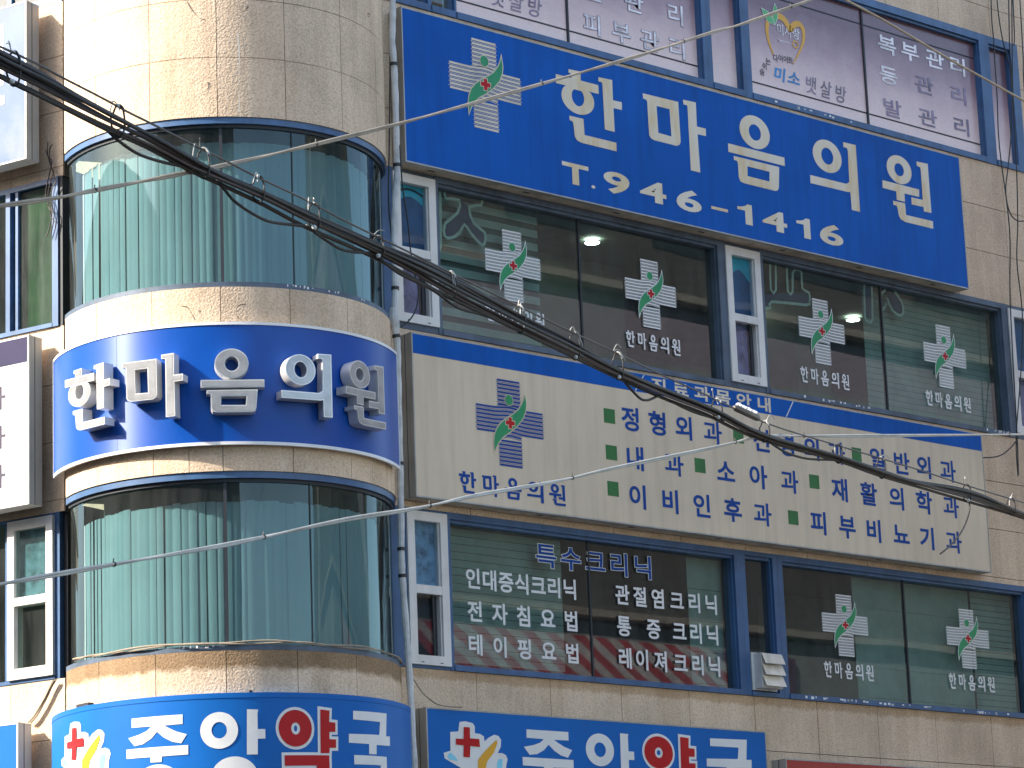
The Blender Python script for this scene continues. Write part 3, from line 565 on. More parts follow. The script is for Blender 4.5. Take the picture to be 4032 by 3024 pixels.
LEAF = [(.723, .85), (.737, .76), (.727, .68), (.685, .585), (.60, .49), (.50, .41), (.40, .345), (.335, .28), (.295, .22), (.268, .16),
        (.262, .25), (.275, .34), (.31, .42), (.37, .49), (.45, .55), (.54, .605), (.62, .665), (.68, .745), (.708, .80)]
def emblem(x0, x1, z0, z1, f, stripe=0, green=1, red=2, pale=3, d=0.004):
    """striped cross with a green figure and a small red cross; one mesh, several colours"""
    mb = MB(); W = x1 - x0; Hh = z1 - z0
    U = lambda u: x0 + u * W
    V = lambda v: z0 + v * Hh
    rows = 22
    def bump(u, v):
        return 0.02 * math.exp(-((u - 0.5) / 0.13) ** 2) * (1 if 0.3 < v < 0.7 else 0)
    for i in range(rows):
        v = (i + 0.5) / rows
        wide = 0.345 < v < 0.675
        for half, off, ext in ((0.0115, 0.0, 0.0), (0.0030, 0.5 / rows, 0.016)):
            vv = v + off
            if vv > 0.995: continue
            ua, ub = (0.03 - ext, 0.97 + ext) if (wide and vv < 0.675) else (0.335 - ext * 0.8, 0.655 + ext * 0.8)
            n = 14
            vs = []
            for k in range(n + 1):
                u = ua + (ub - ua) * k / n
                vs += [f(U(u), V(vv - half + bump(u, vv)), d), f(U(u), V(vv + half + bump(u, vv)), d)]
            mb.add(vs, [(2 * k, 2 * k + 2, 2 * k + 3, 2 * k + 1) for k in range(n)], stripe)
    lf = [(U(a), V(b)) for a, b in LEAF]
    put_fill(mb, [ellipse(U(.494), V(.763), .062 * W, .066 * Hh)], f, pale, d + 0.002)
    put_fill(mb, [ellipse(U(.494), V(.763), .054 * W, .058 * Hh)], f, green, d + 0.004)
    put_fill(mb, [lf], f, pale, d + 0.003, offset=0.011 * W)
    put_fill(mb, [lf], f, green, d + 0.005)
    a, b = 0.062, 0.022
    cr_ = [(-b, -a), (b, -a), (b, -b), (a, -b), (a, b), (b, b), (b, a), (-b, a), (-b, b), (-a, b), (-a, -b), (-b, -b)]
    cr_ = [(U(.497 + p), V(.505 + q)) for p, q in cr_]
    put_fill(mb, [cr_], f, pale, d + 0.0065, offset=0.009 * W)
    put_fill(mb, [cr_], f, red, d + 0.008)
    return mb

NAME5 = ['han', 'ma', 'eum', 'ui', 'won']
def caption(x0, x1, z0, z1, f, d=0.004, offset=0.0):
    mb = MB(); w = (x1 - x0) / (5 * 0.75 + 4 * 0.25) * 0.75; g = w / 3
    for i, k in enumerate(NAME5):
        a = x0 + i * (w + g)
        put_glyph(mb, k, a, a + w, z0, z1, f, 0, d, offset=offset)
    return mb

# ================================================================== THE BUILDING
B = thing('corner_building', (CX, CY, 0.0), 'beige granite building with a round glazed corner and rows of blue framed windows', 'building')

def wall_panels(mb, x0, x1, z0, z1, px=1.0475, pz=0.615, ox=20.70, oz=None, y=WY, gap=0.008):
    """granite slabs with open joints over a dark backing"""
    oz = z1 if oz is None else oz
    xs = [x0]; k = math.floor((x0 - ox) / px) + 1
    while ox + k * px < x1 - 0.02:
        xs.append(ox + k * px); k += 1
    xs.append(x1)
    zs = [z1]; k = 1
    while oz - k * pz > z0 + 0.05:
        zs.append(oz - k * pz); k += 1
    zs.append(z0)
    for i in range(len(xs) - 1):
        for j in range(len(zs) - 1):
            dy = random.uniform(-0.0012, 0.0012)
            mb.box(xs[i] + gap / 2, xs[i + 1] - gap / 2, y + dy, y + 0.03, zs[j + 1] + gap / 2, zs[j] - gap / 2)

XA, XB = 19.62, 37.0
for (z0, z1, mk) in ((0.3, 5.89, 'stone_rust'), (7.56, 9.48, 'stone'), (11.24, 13.12, 'stone'), (14.90, 19.0, 'stone')):
    mb = MB(); wall_panels(mb, XA, XB, z0, z1)
    wall = mb.build('wall', M[mk], B)
    MB().box(XA, XB, WY + 0.02, WY + 0.25, z0, z1).build('mortar', M['joint'], wall)
mb = MB(); wall_panels(mb, 30.66, XB, 13.12, 14.90)
wall = mb.build('wall', M['stone'], B)
MB().box(30.66, XB, WY + 0.02, WY + 0.25, 13.12, 14.90).build('mortar', M['joint'], wall)

# side facade (receding to the left)
for (z0, z1) in ((0.3, 5.88), (7.60, 9.575), (11.205, 13.16), (14.95, 19.0)):
    mb = MB(); zz = z1; first = True
    while zz > z0 + 0.05:
        zn = max(z0, zz - 0.615)
        t = -0.115; tn = 0.62
        while t < 5.0:
            mb.lbox(t + 0.004, tn - 0.004, 0.0, -0.03, zn + 0.004, zz - 0.004)
            t = tn; tn += 1.05
        zz = zn
    wall = mb.build('wall', M['stone'], B)
    MB().lbox(-0.115, 5.0, -0.02, -0.2, z0, z1).build('mortar', M['joint'], wall)

# round corner: three granite bands with joints
TH = [-198.6 + 23.36 * i for i in range(9)]
def drum_band(z0, z1, mk, courses, extra=()):
    mb = MB()
    zs = [z0] + list(courses) + [z1]
    for j in range(len(zs) - 1):
        th = sorted(TH + (list(extra) if j == 0 else []))
        for i in range(len(th) - 1):
            g = math.degrees(0.0035 / RS)
            mb.arc(RS - 0.03, RS + random.uniform(-.001, .001), zs[j] + 0.003, zs[j + 1] - 0.003, th[i] + g, th[i + 1] - g)
    b = mb.build('round_wall', M[mk], B)
    MB().arc(0.02, RS - 0.02, z0, z1, TH[0], TH[-1]).build('mortar', M['joint'], b)
drum_band(11.177, 19.0, 'stone', [11.803, 12.42, 13.035, 13.65, 14.265, 14.88, 15.5, 16.1, 16.7, 17.3, 17.9, 18.5])
drum_band(7.572, 9.425, 'stone', [8.19, 8.81], extra=(-139.6, -70.0))
drum_band(0.3, 5.827, 'stone_wet', [0.9, 1.5, 2.1, 2.7, 3.3, 3.95, 4.57, 5.2])

# scratches, chips and a run of sealant on the round granite
def scar(bands, pts, wid, mat, z):
    mb = MB(); f = drum_map(RS + 0.002, -127)
    ribbon(mb, pts, (lambda t: wid * (0.6 + 0.4 * math.sin(t * 7))), f, 0, 0.001)
    mb.build('scar', mat, B)

# round corner: curved windows
def curved_window(z0, z1, seams, seed, blind_top):
    rnd = random.Random(seed)
    fr = MB()
    fr.arc(1.60, 1.700, z1 - 0.064, z1, -200, -10)
    fr.arc(1.60, 1.672, z1 - 0.10, z1 - 0.0645, -200, -10, mi=1)
    fr.arc(1.60, 1.704, z0, z0 + 0.05, -200, -10, mi=2)
    w = fr.build('curved_window', [M['frame'], M['frame_dark'], M['frame_grey']], B)
    gl = MB(); gl.recalc = False
    n = 95; vs = []
    for i in range(n + 1):
        a = R(-200 + 190 * i / n)
        for z in (z0 + 0.05, z1 - 0.10):
            vs.append((CX + 1.652 * math.cos(a), CY + 1.652 * math.sin(a), z))
    gl.add(vs, [(2 * i, 2 * i + 2, 2 * i + 3, 2 * i + 1) for i in range(n)])
    gl.build('pane', M['glass_drum'], w)
    mu = MB()
    for (a, hw) in seams:
        mu.arc(1.644, 1.662, z0 + 0.051, z1 - 0.101, a - hw, a + hw)
    mu.build('seam', M['frame_dark'], w)
    # vertical blinds a hand's width behind the glass
    bl = MB(); a = -202.0
    while a < -12:
        wd = rnd.uniform(2.6, 3.4)
        tw = rnd.uniform(-0.003, 0.012) * (1 if rnd.random() < .85 else 2.2)
        r = 1.50 + rnd.uniform(-.008, .008)
        top = z1 - blind_top + rnd.uniform(-.012, .012)
        vs = []
        for k in range(4):
            aa = R(a + wd * k / 3 * 1.04); rr = r + tw * (k / 3 - .5) + 0.006 * math.sin(k / 3 * math.pi)
            bend = rnd.uniform(-.004, .004)
            vs += [(CX + (rr + bend) * math.cos(aa), CY + (rr + bend) * math.sin(aa), z0 + 0.02), (CX + rr * math.cos(aa), CY + rr * math.sin(aa), top)]
        bl.add(vs, [(2 * k, 2 * k + 2, 2 * k + 3, 2 * k + 1) for k in range(3)])
        a += wd * (0.97 if rnd.random() < .95 else 1.15)
    bl.build('blind', M['vblind'], w)
    MB().arc(0.05, 1.30, z0 - 0.1, z1 + 0.1, -202, -8, step=10).build('room_backing', M['room'], w)
    MB().arc(1.30, 1.60, z1 - 0.03, z1 + 0.05, -202, -8, step=6).build('head_lining', M['ceiling'], w)
    return w
curved_window(9.425, 11.177, [(-127.7, 0.55), (-102.5, 0.18)], 3, 0.20)
curved_window(5.827, 7.572, [(-128.1, 0.55), (-98.5, 0.18)], 8, 0.26)

# ---- long facade: windows
def bay_frame(x0, x1, z0, z1, top=0.07, bot=0.06, left=0.0, right=0.0, mat='frame', proud=0.012):
    """outer frame of one bay: rails butt between the stiles"""
    mb = MB(); y0, y1 = WY - proud, WY + 0.16
    if left: mb.box(x0, x0 + left, y0, y1, z0, z1)
    if right: mb.box(x1 - right, x1, y0, y1, z0, z1)
    a, b = x0 + left, x1 - right
    mb.box(a, b, y0, y1, z1 - top, z1)
    mb.box(a, b, y0 + 0.03, y1, z1 - top - 0.035, z1 - top)        # stepped inner rail
    mb.box(a, b, y0 - 0.012, y1, z0, z0 + bot)
    mb.box(a, a + 0.018, y0 + 0.035, y1, z0 + bot, z1 - top - 0.035)
    mb.box(b - 0.018, b, y0 + 0.035, y1, z0 + bot, z1 - top - 0.035)
    return mb.build('window', M[mat], B)

def pane(w, x0, x1, z0, z1, mat='glass', y=GY, name='pane'):
    mb = MB(); mb.recalc = False
    return mb.add([(x0, y, z0), (x1, y, z0), (x1, y, z1), (x0, y, z1)], [(0, 1, 2, 3)]).build(name, M[mat], w)

def picture(x0, x1, z0, z1, split, left, right, mat='frame'):
    w = bay_frame(x0, x1, z0, z1, left=left, right=right, mat=mat)
    a, b = x0 + left + 0.018, x1 - right - 0.018
    pane(w, a, split - 0.012, z0 + 0.06, z1 - 0.105)
    pane(w, split + 0.012, b, z0 + 0.06, z1 - 0.105, y=GY + 0.012)
    MB().box(split - 0.012, split + 0.012, GY - 0.012, GY + 0.03, z0 + 0.06, z1 - 0.105).build('meeting_rail', M['frame_dark'], w)
    return w

def casement(x0, x1, z0, z1, zm, upper, lower, screen=True):
    """white plastic casement over a small sliding sash"""
    mb = MB(); y0, y1 = WY - 0.03, WY + 0.12; s = 0.098
    mb.box(x0, x0 + s, y0, y1, z0, z1); mb.box(x1 - s, x1, y0, y1, z0, z1)
    mb.box(x0 + s, x1 - s, y0, y1, z1 - s, z1); mb.box(x0 + s, x1 - s, y0, y1, z0, z0 + s)
    mb.box(x0 + s, x1 - s, y0 + 0.004, y1, zm - 0.045, zm + 0.045)
    # beads
    for (a, b) in ((zm + 0.045, z1 - s), (z0 + s, zm - 0.045)):
        mb.box(x0 + s, x0 + s + 0.012, y0 + 0.03, y1, a, b); mb.box(x1 - s - 0.012, x1 - s, y0 + 0.03, y1, a, b)
    for q in (0.25, 0.72):                                  # weep slots
        xx = x0 + (x1 - x0) * q
        mb.box(xx, xx + 0.035, y0 - 0.004, y0 + 0.004, z0 + 0.022, z0 + 0.03, 1)
    w = mb.build('window', [M['pvc'], M['frame_dark']], B)
    a, b = x0 + s + 0.012, x1 - s - 0.012
    pane(w, a, b, zm + 0.045, z1 - s, 'glass_clear', y=y0 + 0.05)
    pane(w, a, b, zm + 0.045, z1 - s, upper, y=y0 + 0.09, name='film')
    pane(w, a, b - 0.085, z0 + s, zm - 0.045, 'glass_clear', y=y0 + 0.06)
    pane(w, a, b - 0.085, z0 + s, zm - 0.045, lower, y=y0 + 0.10, name='film')
    MB().box(b - 0.085, b - 0.055, y0 + 0.05, y0 + 0.10, z0 + s, zm - 0.045).build('sash', M['frame_dark'], w)
    pane(w, b - 0.055, b, z0 + s, zm - 0.045, 'frame_dark', y=y0 + 0.09, name='insect_screen')
    return w, a, b, y0

def wave_film(w, a, b, zt, y, drop, peak):
    mb = MB(); n = 14; vs = []
    for i in range(n + 1):
        u = i / n
        vs += [(a + (b - a) * u, y, zt), (a + (b - a) * u, y, zt - drop + peak * math.sin(math.pi * u) ** 1.4)]
    mb.add(vs, [(2 * i, 2 * i + 2, 2 * i + 3, 2 * i + 1) for i in range(n)])
    mb.build('film', M['teal_film'], w)

# third-floor row of the facade
MB().box(19.60, 19.742, WY - 0.006, WY + 0.14, 9.48, 11.24).build('window_post', M['frame'], B)
w, a, b, y0 = casement(19.744, 20.335, 9.55, 11.19, 10.33, 'navy_film', 'violet_film')
wave_film(w, a, b, 11.09, y0 + 0.085, 0.19, 0.07)
mb = MB(); vs = []
for i in range(13):
    u = i / 12; zc = 11.0 + 0.05 * math.sin(math.pi * u)
    vs += [(a + (b - a) * u, y0 + 0.080, zc - 0.012), (a + (b - a) * u, y0 + 0.080, zc + 0.012)]
mb.add(vs, [(2 * i, 2 * i + 2, 2 * i + 3, 2 * i + 1) for i in range(12)]).build('film', M['frame_dark'], w)
MB().box(19.742, 20.336, WY - 0.004, WY + 0.12, 9.48, 9.549).box(19.742, 20.336, WY - 0.004, WY + 0.12, 11.191, 11.24).build('window_rail', M['frame_grey'], B)
WA3 = picture(20.337, 24.80, 9.48, 11.24, 22.525, 0.05, 0.12, 'frame_grey')
w, a, b, y0 = casement(24.802, 25.385, 9.55, 11.19, 10.335, 'navy_film', 'violet_film')
wave_film(w, a, b, 11.09, y0 + 0.085, 0.27, 0.13)
MB().box(24.8005, 25.3865, WY - 0.004, WY + 0.12, 9.48, 9.549).box(24.8005, 25.3865, WY - 0.004, WY + 0.12, 11.191, 11.24).build('window_rail', M['frame_grey'], B)
WB3 = picture(25.387, 30.01, 9.48, 11.24, 27.642, 0.06, 0.12, 'frame_grey')
w, a, b, y0 = casement(30.012, 30.60, 9.55, 11.19, 10.335, 'navy_film', 'violet_film')
MB().box(30.0105, 30.602, WY - 0.004, WY + 0.12, 9.48, 9.549).box(30.0105, 30.602, WY - 0.004, WY + 0.12, 11.191, 11.24).build('window_rail', M['frame_grey'], B)
WC3 = picture(30.603, 35.0, 9.48, 11.24, 32.8, 0.06, 0.12, 'frame_grey')

# second-floor row
MB().box(19.60, 19.796, WY - 0.006, WY + 0.14, 5.89, 7.56).build('window_post', M['frame'], B)
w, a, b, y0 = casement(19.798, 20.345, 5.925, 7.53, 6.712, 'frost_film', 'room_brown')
MB().box(19.797, 20.346, WY - 0.004, WY + 0.12, 5.89, 5.924).box(19.797, 20.346, WY - 0.004, WY + 0.12, 7.531, 7.56).build('window_rail', M['frame'], B)
WA2 = picture(20.347, 24.775, 5.89, 7.56, 22.46, 0.05, 0.10)
wv = bay_frame(24.777, 25.385, 5.89, 7.56, top=0.05, bot=0.05, left=0.075, right=0.075)
pane(wv, 24.87, 25.292, 5.94, 7.475)
MB().box(24.868, 24.878, WY + 0.02, WY + 0.05, 7.25, 7.37).build('hinge', M['frame_dark'], wv)
WB2 = picture(25.387, 29.99, 5.89, 7.56, 27.69, 0.09, 0.08)
WC2 = picture(29.992, 35.0, 5.89, 7.56, 32.5, 0.08, 0.08)

# fourth-floor row with printed film
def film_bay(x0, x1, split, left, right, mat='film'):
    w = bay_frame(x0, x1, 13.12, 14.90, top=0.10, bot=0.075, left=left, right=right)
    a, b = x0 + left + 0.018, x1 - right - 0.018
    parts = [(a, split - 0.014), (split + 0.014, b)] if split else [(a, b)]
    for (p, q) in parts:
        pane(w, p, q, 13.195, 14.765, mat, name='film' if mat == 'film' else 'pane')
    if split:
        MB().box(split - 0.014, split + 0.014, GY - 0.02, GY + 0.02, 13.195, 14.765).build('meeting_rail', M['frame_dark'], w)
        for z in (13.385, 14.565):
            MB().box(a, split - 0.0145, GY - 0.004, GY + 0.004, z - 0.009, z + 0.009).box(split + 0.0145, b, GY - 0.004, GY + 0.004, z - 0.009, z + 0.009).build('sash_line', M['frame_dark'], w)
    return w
film_bay(19.55, 20.38, None, 0.02, 0.05, 'glass')
film_bay(20.381, 20.744, None, 0.0, 0.03, 'glass')
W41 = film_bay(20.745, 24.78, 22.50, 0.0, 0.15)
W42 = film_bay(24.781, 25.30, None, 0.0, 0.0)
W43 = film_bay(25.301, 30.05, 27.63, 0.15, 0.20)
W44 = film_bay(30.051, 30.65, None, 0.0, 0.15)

# rooms behind the windows
def room(x0, x1, y0, y1, z0, z1, wallm, ceilm):
    mb = MB(); mb.recalc = False
    mb.add([(x0, y1, z0), (x1, y1, z0), (x1, y1, z1), (x0, y1, z1)], [(0, 1, 2, 3)])
    mb.add([(x0, y0, z0), (x0, y1, z0), (x0, y1, z1), (x0, y0, z1)], [(0, 1, 2, 3)])
    mb.add([(x1, y0, z0), (x1, y1, z0), (x1, y1, z1), (x1, y0, z1)], [(0, 1, 2, 3)])
    mb.add([(x0, y0, z0), (x1, y0, z0), (x1, y1, z0), (x0, y1, z0)], [(0, 1, 2, 3)])
    mb.add([(x0, y0, z1), (x1, y0, z1), (x1, y1, z1), (x0, y1, z1)], [(0, 1, 2, 3)], 1)
    return mb.build('room', [M[wallm], M[ceilm]], B)
r3 = room(19.66, 36.9, WY + 0.2, 28.0, 9.3, 11.215, 'room', 'ceiling')
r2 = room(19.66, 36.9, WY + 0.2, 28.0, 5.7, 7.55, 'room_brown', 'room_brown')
MB().box(22.2, 23.3, 25.6, 25.8, 9.3, 11.2).box(25.9, 26.5, 24.6, 24.8, 9.3, 11.2).build('partition', M['room'], B)
MB().box(22.75, 24.55, 24.9, 25.0, 9.3, 11.2).box(26.9, 27.5, 24.3, 25.4, 9.3, 11.2).build('partition', M['ceiling'], B)
MB().box(27.0, 29.0, 25.2, 25.3, 5.7, 7.5).build('partition', M['blind'], B)

def blind(w, x0, x1, zt, zb, pitch, duty, mat, y=WY + 0.24, tilt=0.0):
    mb = MB(); z = zt
    while z > zb:
        mb.box(x0, x1, y, y + 0.004 + tilt, z - pitch * duty, z)
        z -= pitch
    return mb.build('blind', M[mat], w)
blind(WA3, 20.42, 22.05, 11.12, 9.5, 0.155, 0.56, 'blind')
blind(WA3, 20.42, 22.05, 11.20, 9.5, 0.155, 0.45, 'blind_dark', y=WY + 0.27)
blind(WB3, 27.5, 29.9, 11.12, 9.62, 0.075, 0.93, 'blind', y=WY + 0.26)
blind(WA2, 20.4, 22.2, 7.46, 6.05, 0.085, 0.93, 'blind')
blind(WA2, 24.15, 24.7, 7.46, 5.95, 0.36, 0.985, 'blind')
blind(WB2, 26.95, 29.1, 7.47, 6.02, 0.36, 0.99, 'blind')
blind(WB2, 29.13, 29.9, 7.47, 5.95, 0.075, 0.9, 'blind', y=WY + 0.23)

# ---- stickers and lettering on the glass
WM = wall_map(GY - 0.004)
VIN = [M['white_vinyl'], M['green'], M['red'], M['white_vinyl']]
for (win, x, dz) in ((WA3, 21.084, 0.0), (WA3, 23.199, 0.0), (WB3, 26.085, -0.035), (WB3, 28.368, -0.035)):
    emblem(x, x + 0.86, 10.025 + dz, 10.845 + dz, WM, d=0.003).build('emblem', VIN, win)
    caption(x, x + 0.865, 9.762 + dz, 9.955 + dz, WM, d=0.003).build('lettering', M['white_vinyl'], win)
for (win, x) in ((WB2, 26.175), (WB2, 28.42)):
    emblem(x, x + 0.85, 6.458, 7.205, WM, d=0.003).build('emblem', VIN, win)
    caption(x + 0.005, x + 0.875, 6.195, 6.385, WM, d=0.003).build('lettering', M['white_vinyl'], win)

def text_row(chars, xs, w, z0, z1, f, bold=0.018, d=0.004, mb=None, mi=0, slant=0.0):
    mb = mb or MB()
    for c, x in zip(chars, xs):
        put_char(mb, c, x, x + w, z0, z1, f, bold, mi, d, slant=slant)
    return mb
def lin(a, b, n):
    return [a + (b - a) * i / (n - 1) for i in range(n)]
w_ = 0.205
for s_, xs, z0, z1 in (('인대증식크리닉', lin(20.668, 22.268 - w_, 7), 6.795, 7.008), ('전자침요법', lin(20.681, 22.268 - w_, 5), 6.445, 6.660), ('테이핑요법', lin(20.672, 22.265 - w_, 5), 6.095, 6.305),
                       ('관절염크리닉', [22.851, 23.125, 23.405, 23.70, 23.98, 24.25], 6.797, 7.012), ('통증크리닉', [22.855, 23.31, 23.715, 23.98, 24.245], 6.45, 6.668), ('레이져크리닉', [22.854, 23.115, 23.405, 23.71, 23.985, 24.25], 6.092, 6.312)):
    text_row(s_, xs, w_, z0, z1, WM, 0.024).build('lettering', M['white_vinyl'], WA2)
xs = lin(21.687, 23.442 - 0.29, 5)
mb = text_row('특수크리닉', xs, 0.29, 7.115, 7.365, WM, 0.042, 0.003)
text_row('특수크리닉', xs, 0.29, 7.115, 7.365, WM, 0.016, 0.006, mb=mb, mi=1)
mb.build('lettering', [M['white_vinyl'], M['ink']], WA2)

# fourth-floor film: lettering and the heart
FM = wall_map(GY - 0.002)
INK = paint('grey_violet_print', (0.26, 0.20, 0.28), 0.35, var=0.3, vscale=4.0)
PALE = paint('pale_worn_print', (0.86, 0.80, 0.80), 0.35, var=0.25, vscale=5.0)
def outlined(mb, s, xs, w, z0, z1, bold=0.014):
    text_row(s, xs, w, z0, z1, FM, bold + 0.018, 0.003, mb=mb, mi=0)
    text_row(s, xs, w, z0, z1, FM, bold - 0.004, 0.005, mb=mb, mi=1)
mb = MB()
outlined(mb, '피부관리', lin(22.761, 24.14, 4), 0.29, 13.42, 13.665)
outlined(mb, '발관리', [22.80, 23.45, 24.14], 0.29, 13.84, 14.09)
for i, ch in enumerate('뱃살방'):
    put_char(mb, ch, 21.32 + i * 0.28, 21.53 + i * 0.28, 13.44, 13.66, FM, 0.008, 0, 0.003, slant=0.15)
mb.build('lettering', [INK, PALE], W41)
mb = MB()
for (s, xs, z0, z1, mi) in (('복부관리', [27.93, 28.375, 28.86, 29.32], 14.27, 14.51, 1), ('등', [27.92], 13.865, 14.095, 1), ('관', [28.61], 13.87, 14.105, 0),
                            ('리', [29.30], 13.87, 14.105, 0), ('발', [27.945], 13.43, 13.66, 0), ('관', [28.635], 13.44, 13.67, 0), ('리', [29.312], 13.45, 13.68, 0)):
    text_row(s, xs, 0.345, z0, z1, FM, 0.016, 0.003, mb=mb, mi=mi)
for i, ch in enumerate('뱃살방'):
    put_char(mb, ch, 26.49 + i * 0.27, 26.69 + i * 0.27, 13.44 - i * 0.005, 13.665 - i * 0.005, FM, 0.006, 0, 0.003, slant=0.15)
mb.build('lettering', [INK, PALE], W43)
mb = MB()
for i, ch in enumerate('미소'):
    put_char(mb, ch, 25.93 + i * 0.25, 26.14 + i * 0.25, 13.49, 13.665, FM, 0.026, 0, 0.003, slant=0.2)
for ch, x, z, sz in (('숨', 25.69, 13.50, .085), ('쉬', 25.74, 13.585, .085), ('는', 25.81, 13.66, .085), ('다', 25.945, 13.73, .085), ('이', 26.04, 13.745, .085), ('어', 26.13, 13.75, .085), ('트', 26.215, 13.755, .085), ('!', 26.30, 13.755, .03)):
    put_char(mb, ch, x, x + sz, z, z + 0.09, FM, 0.01, 1, 0.003)
for i, ch in enumerate('미사랑'):
    put_char(mb, ch, 26.04 + i * 0.14, 26.17 + i * 0.14, 14.10, 14.24, FM, 0.012, 2, 0.003)
for i, ch in enumerate('MISARANG'):
    put_char(mb, ch, 26.05 + i * 0.036, 26.078 + i * 0.036, 14.005, 14.035, FM, 0.01, 2, 0.003, em=False)
mb.build('lettering', [paint('sky_blue_print', (0.03, 0.24, 0.55), 0.35), paint('dark_print', (0.03, 0.025, 0.04), 0.4), PALE], W43)
# heart ribbon
def ribbon(mb, pts, wid, f, mi, d, sub=6):
    P = []
    n = len(pts)
    for i in range(n - 1):                                    # Catmull-Rom
        p0, p1, p2, p3 = pts[max(i - 1, 0)], pts[i], pts[i + 1], pts[min(i + 2, n - 1)]
        for k in range(sub):
            t = k / sub
            P.append(tuple(0.5 * (2 * p1[j] + (p2[j] - p0[j]) * t + (2 * p0[j] - 5 * p1[j] + 4 * p2[j] - p3[j]) * t * t + (3 * p1[j] - p0[j] - 3 * p2[j] + p3[j]) * t ** 3) for j in (0, 1)))
    P.append(pts[-1])
    vs = []
    for i, p in enumerate(P):
        a, b = P[max(i - 1, 0)], P[min(i + 1, len(P) - 1)]
        dx, dz = b[0] - a[0], b[1] - a[1]; L = math.hypot(dx, dz) or 1
        hw = wid(i / (len(P) - 1)) / 2
        vs += [f(p[0] - dz / L * hw, p[1] + dx / L * hw, d), f(p[0] + dz / L * hw, p[1] - dx / L * hw, d)]
    mb.add(vs, [(2 * i, 2 * i + 2, 2 * i + 3, 2 * i + 1) for i in range(len(P) - 1)], mi)
SC = paint('dark_scratch', (0.17, 0.13, 0.10), 0.9); SL = paint('pale_sealant', (0.72, 0.66, 0.56), 0.7)
scar(None, [(0.165, 12.067), (0.175, 11.947), (0.179, 11.766), (0.17, 11.566), (0.177, 11.406), (0.167, 11.227)], 0.016, SL, 0)
for pts in ([(-0.335, 12.41), (-0.288, 12.318), (-0.222, 12.233), (-0.155, 12.2)], [(0.285, 12.355), (0.256, 12.313), (0.23, 12.288)], [(-0.424, 9.241), (-0.377, 9.233), (-0.349, 9.195), (-0.299, 9.097)],
            [(-0.246, 9.189), (-0.254, 9.165), (-0.248, 9.146)], [(0.206, 9.243), (0.152, 9.238), (0.117, 9.205), (0.106, 9.149), (0.132, 9.091)], [(-0.136, 11.547), (-0.128, 11.497), (-0.167, 11.429), (-0.182, 11.41)], [(1.865, 12.599), (1.938, 12.606), (1.886, 12.564)]):
    scar(None, pts, 0.011, SC, 0)
FL = MB(); rf = random.Random(5)
for (a0, a1, z, n_) in ((-106, -96, 9.455, 9), (-90, -70, 9.455, 6), (-145, -132, 5.866, 7)):
    for i in range(n_):
        a = rf.uniform(a0, a1); wd = rf.uniform(0.2, 0.7)
        FL.arc(1.70, 1.7052, z + rf.uniform(-.012, .006), z + rf.uniform(0.008, 0.018), a, a + wd)
FL.build('paint_fleck', M['rim'], B)
FL = MB()
for (x0, x1, z, n_) in ((25.7, 27.9, 5.905, 26), (28.5, 29.9, 5.90, 9), (26.0, 27.2, 9.50, 14), (25.8, 27.2, 13.14, 10), (29.0, 29.8, 9.50, 8)):
    for i in range(n_):
        x = rf.uniform(x0, x1); q = rf.uniform(0.01, 0.05)
        FL.box(x, x + q, WY - 0.0255, WY - 0.02, z + rf.uniform(0, 0.02), z + rf.uniform(0.024, 0.036))
FL.build('paint_fleck', M['rim'], B)
# old outlined lettering stuck inside the glass, cut off by the window head
GHOST = paint('pale_old_vinyl', (0.74, 0.84, 0.78), 0.5, var=0.12); GFILL = paint('blue_old_vinyl', (0.03, 0.06, 0.16), 0.5)
GM = wall_map(GY + 0.04)
for win, k0, k1, f0, f1 in ((WA3, 0, 2, 0, 1), (WB3, 2, 7, 1, 4)):
    for q in GHOSTS[k0:k1]:
        mb = MB(); ribbon(mb, q, lambda t: 0.034, GM, 0, 0.004, 2)
        mb.build('old_lettering', GHOST, win)
    for q in GHOST_FILL[f0:f1]:
        mb = MB(); put_fill(mb, [q], GM, 0, 0.0)
        mb.build('old_lettering', GFILL, win)
mb = MB()
ribbon(mb, HEART, lambda t: 0.01 + 0.075 * math.sin(math.pi * min(1, t * 1.02)) ** 0.7, FM, 0, 0.003)
put_fill(mb, [ellipse(HEART_RING[0], HEART_RING[1], 0.055, 0.05), ellipse(HEART_RING[0], HEART_RING[1], 0.036, 0.033)], FM, 0, 0.004)
for lf in HEART_LEAF:
    put_fill(mb, [lf], FM, 2, 0.005, offset=0.008)
    put_fill(mb, [lf], FM, 1, 0.007)
mb.build('emblem', [M['orange'], paint('leaf_green_print', (0.08, 0.42, 0.12), 0.35), M['white_vinyl']], W43)

# ---- side facade windows
def lpane(w, t0, t1, z0, z1, mat, wd, name='pane'):
    mb = MB(); mb.recalc = False
    q = [LP + LD * t + LN * wd for t in (t0, t1)]
    return mb.add([(q[0].x, q[0].y, z0), (q[1].x, q[1].y, z0), (q[1].x, q[1].y, z1), (q[0].x, q[0].y, z1)], [(0, 1, 2, 3)]).build(name, M[mat], w)
mb = MB()
mb.lbox(-0.10, -0.052, 0.0, -0.16, 9.575, 11.205, 1)
mb.lbox(-0.052, 0.03, 0.02, -0.14, 9.575, 11.205)
mb.lbox(0.03, 3.0, 0.012, -0.14, 11.15, 11.205); mb.lbox(0.03, 3.0, 0.025, -0.14, 9.575, 9.62)
mb.lbox(0.525, 0.56, 0.0, -0.14, 9.62, 11.15); mb.lbox(0.56, 0.625, -0.05, -0.14, 9.62, 11.15, 1); mb.lbox(0.625, 0.685, 0.015, -0.14, 9.62, 11.15)
w = mb.build('window', [M['frame'], M['frame_dark']], B)
lpane(w, 0.03, 0.525, 9.62, 11.15, 'glass_green', -0.03)
lpane(w, 0.685, 3.0, 9.62, 11.15, 'glass', -0.03)
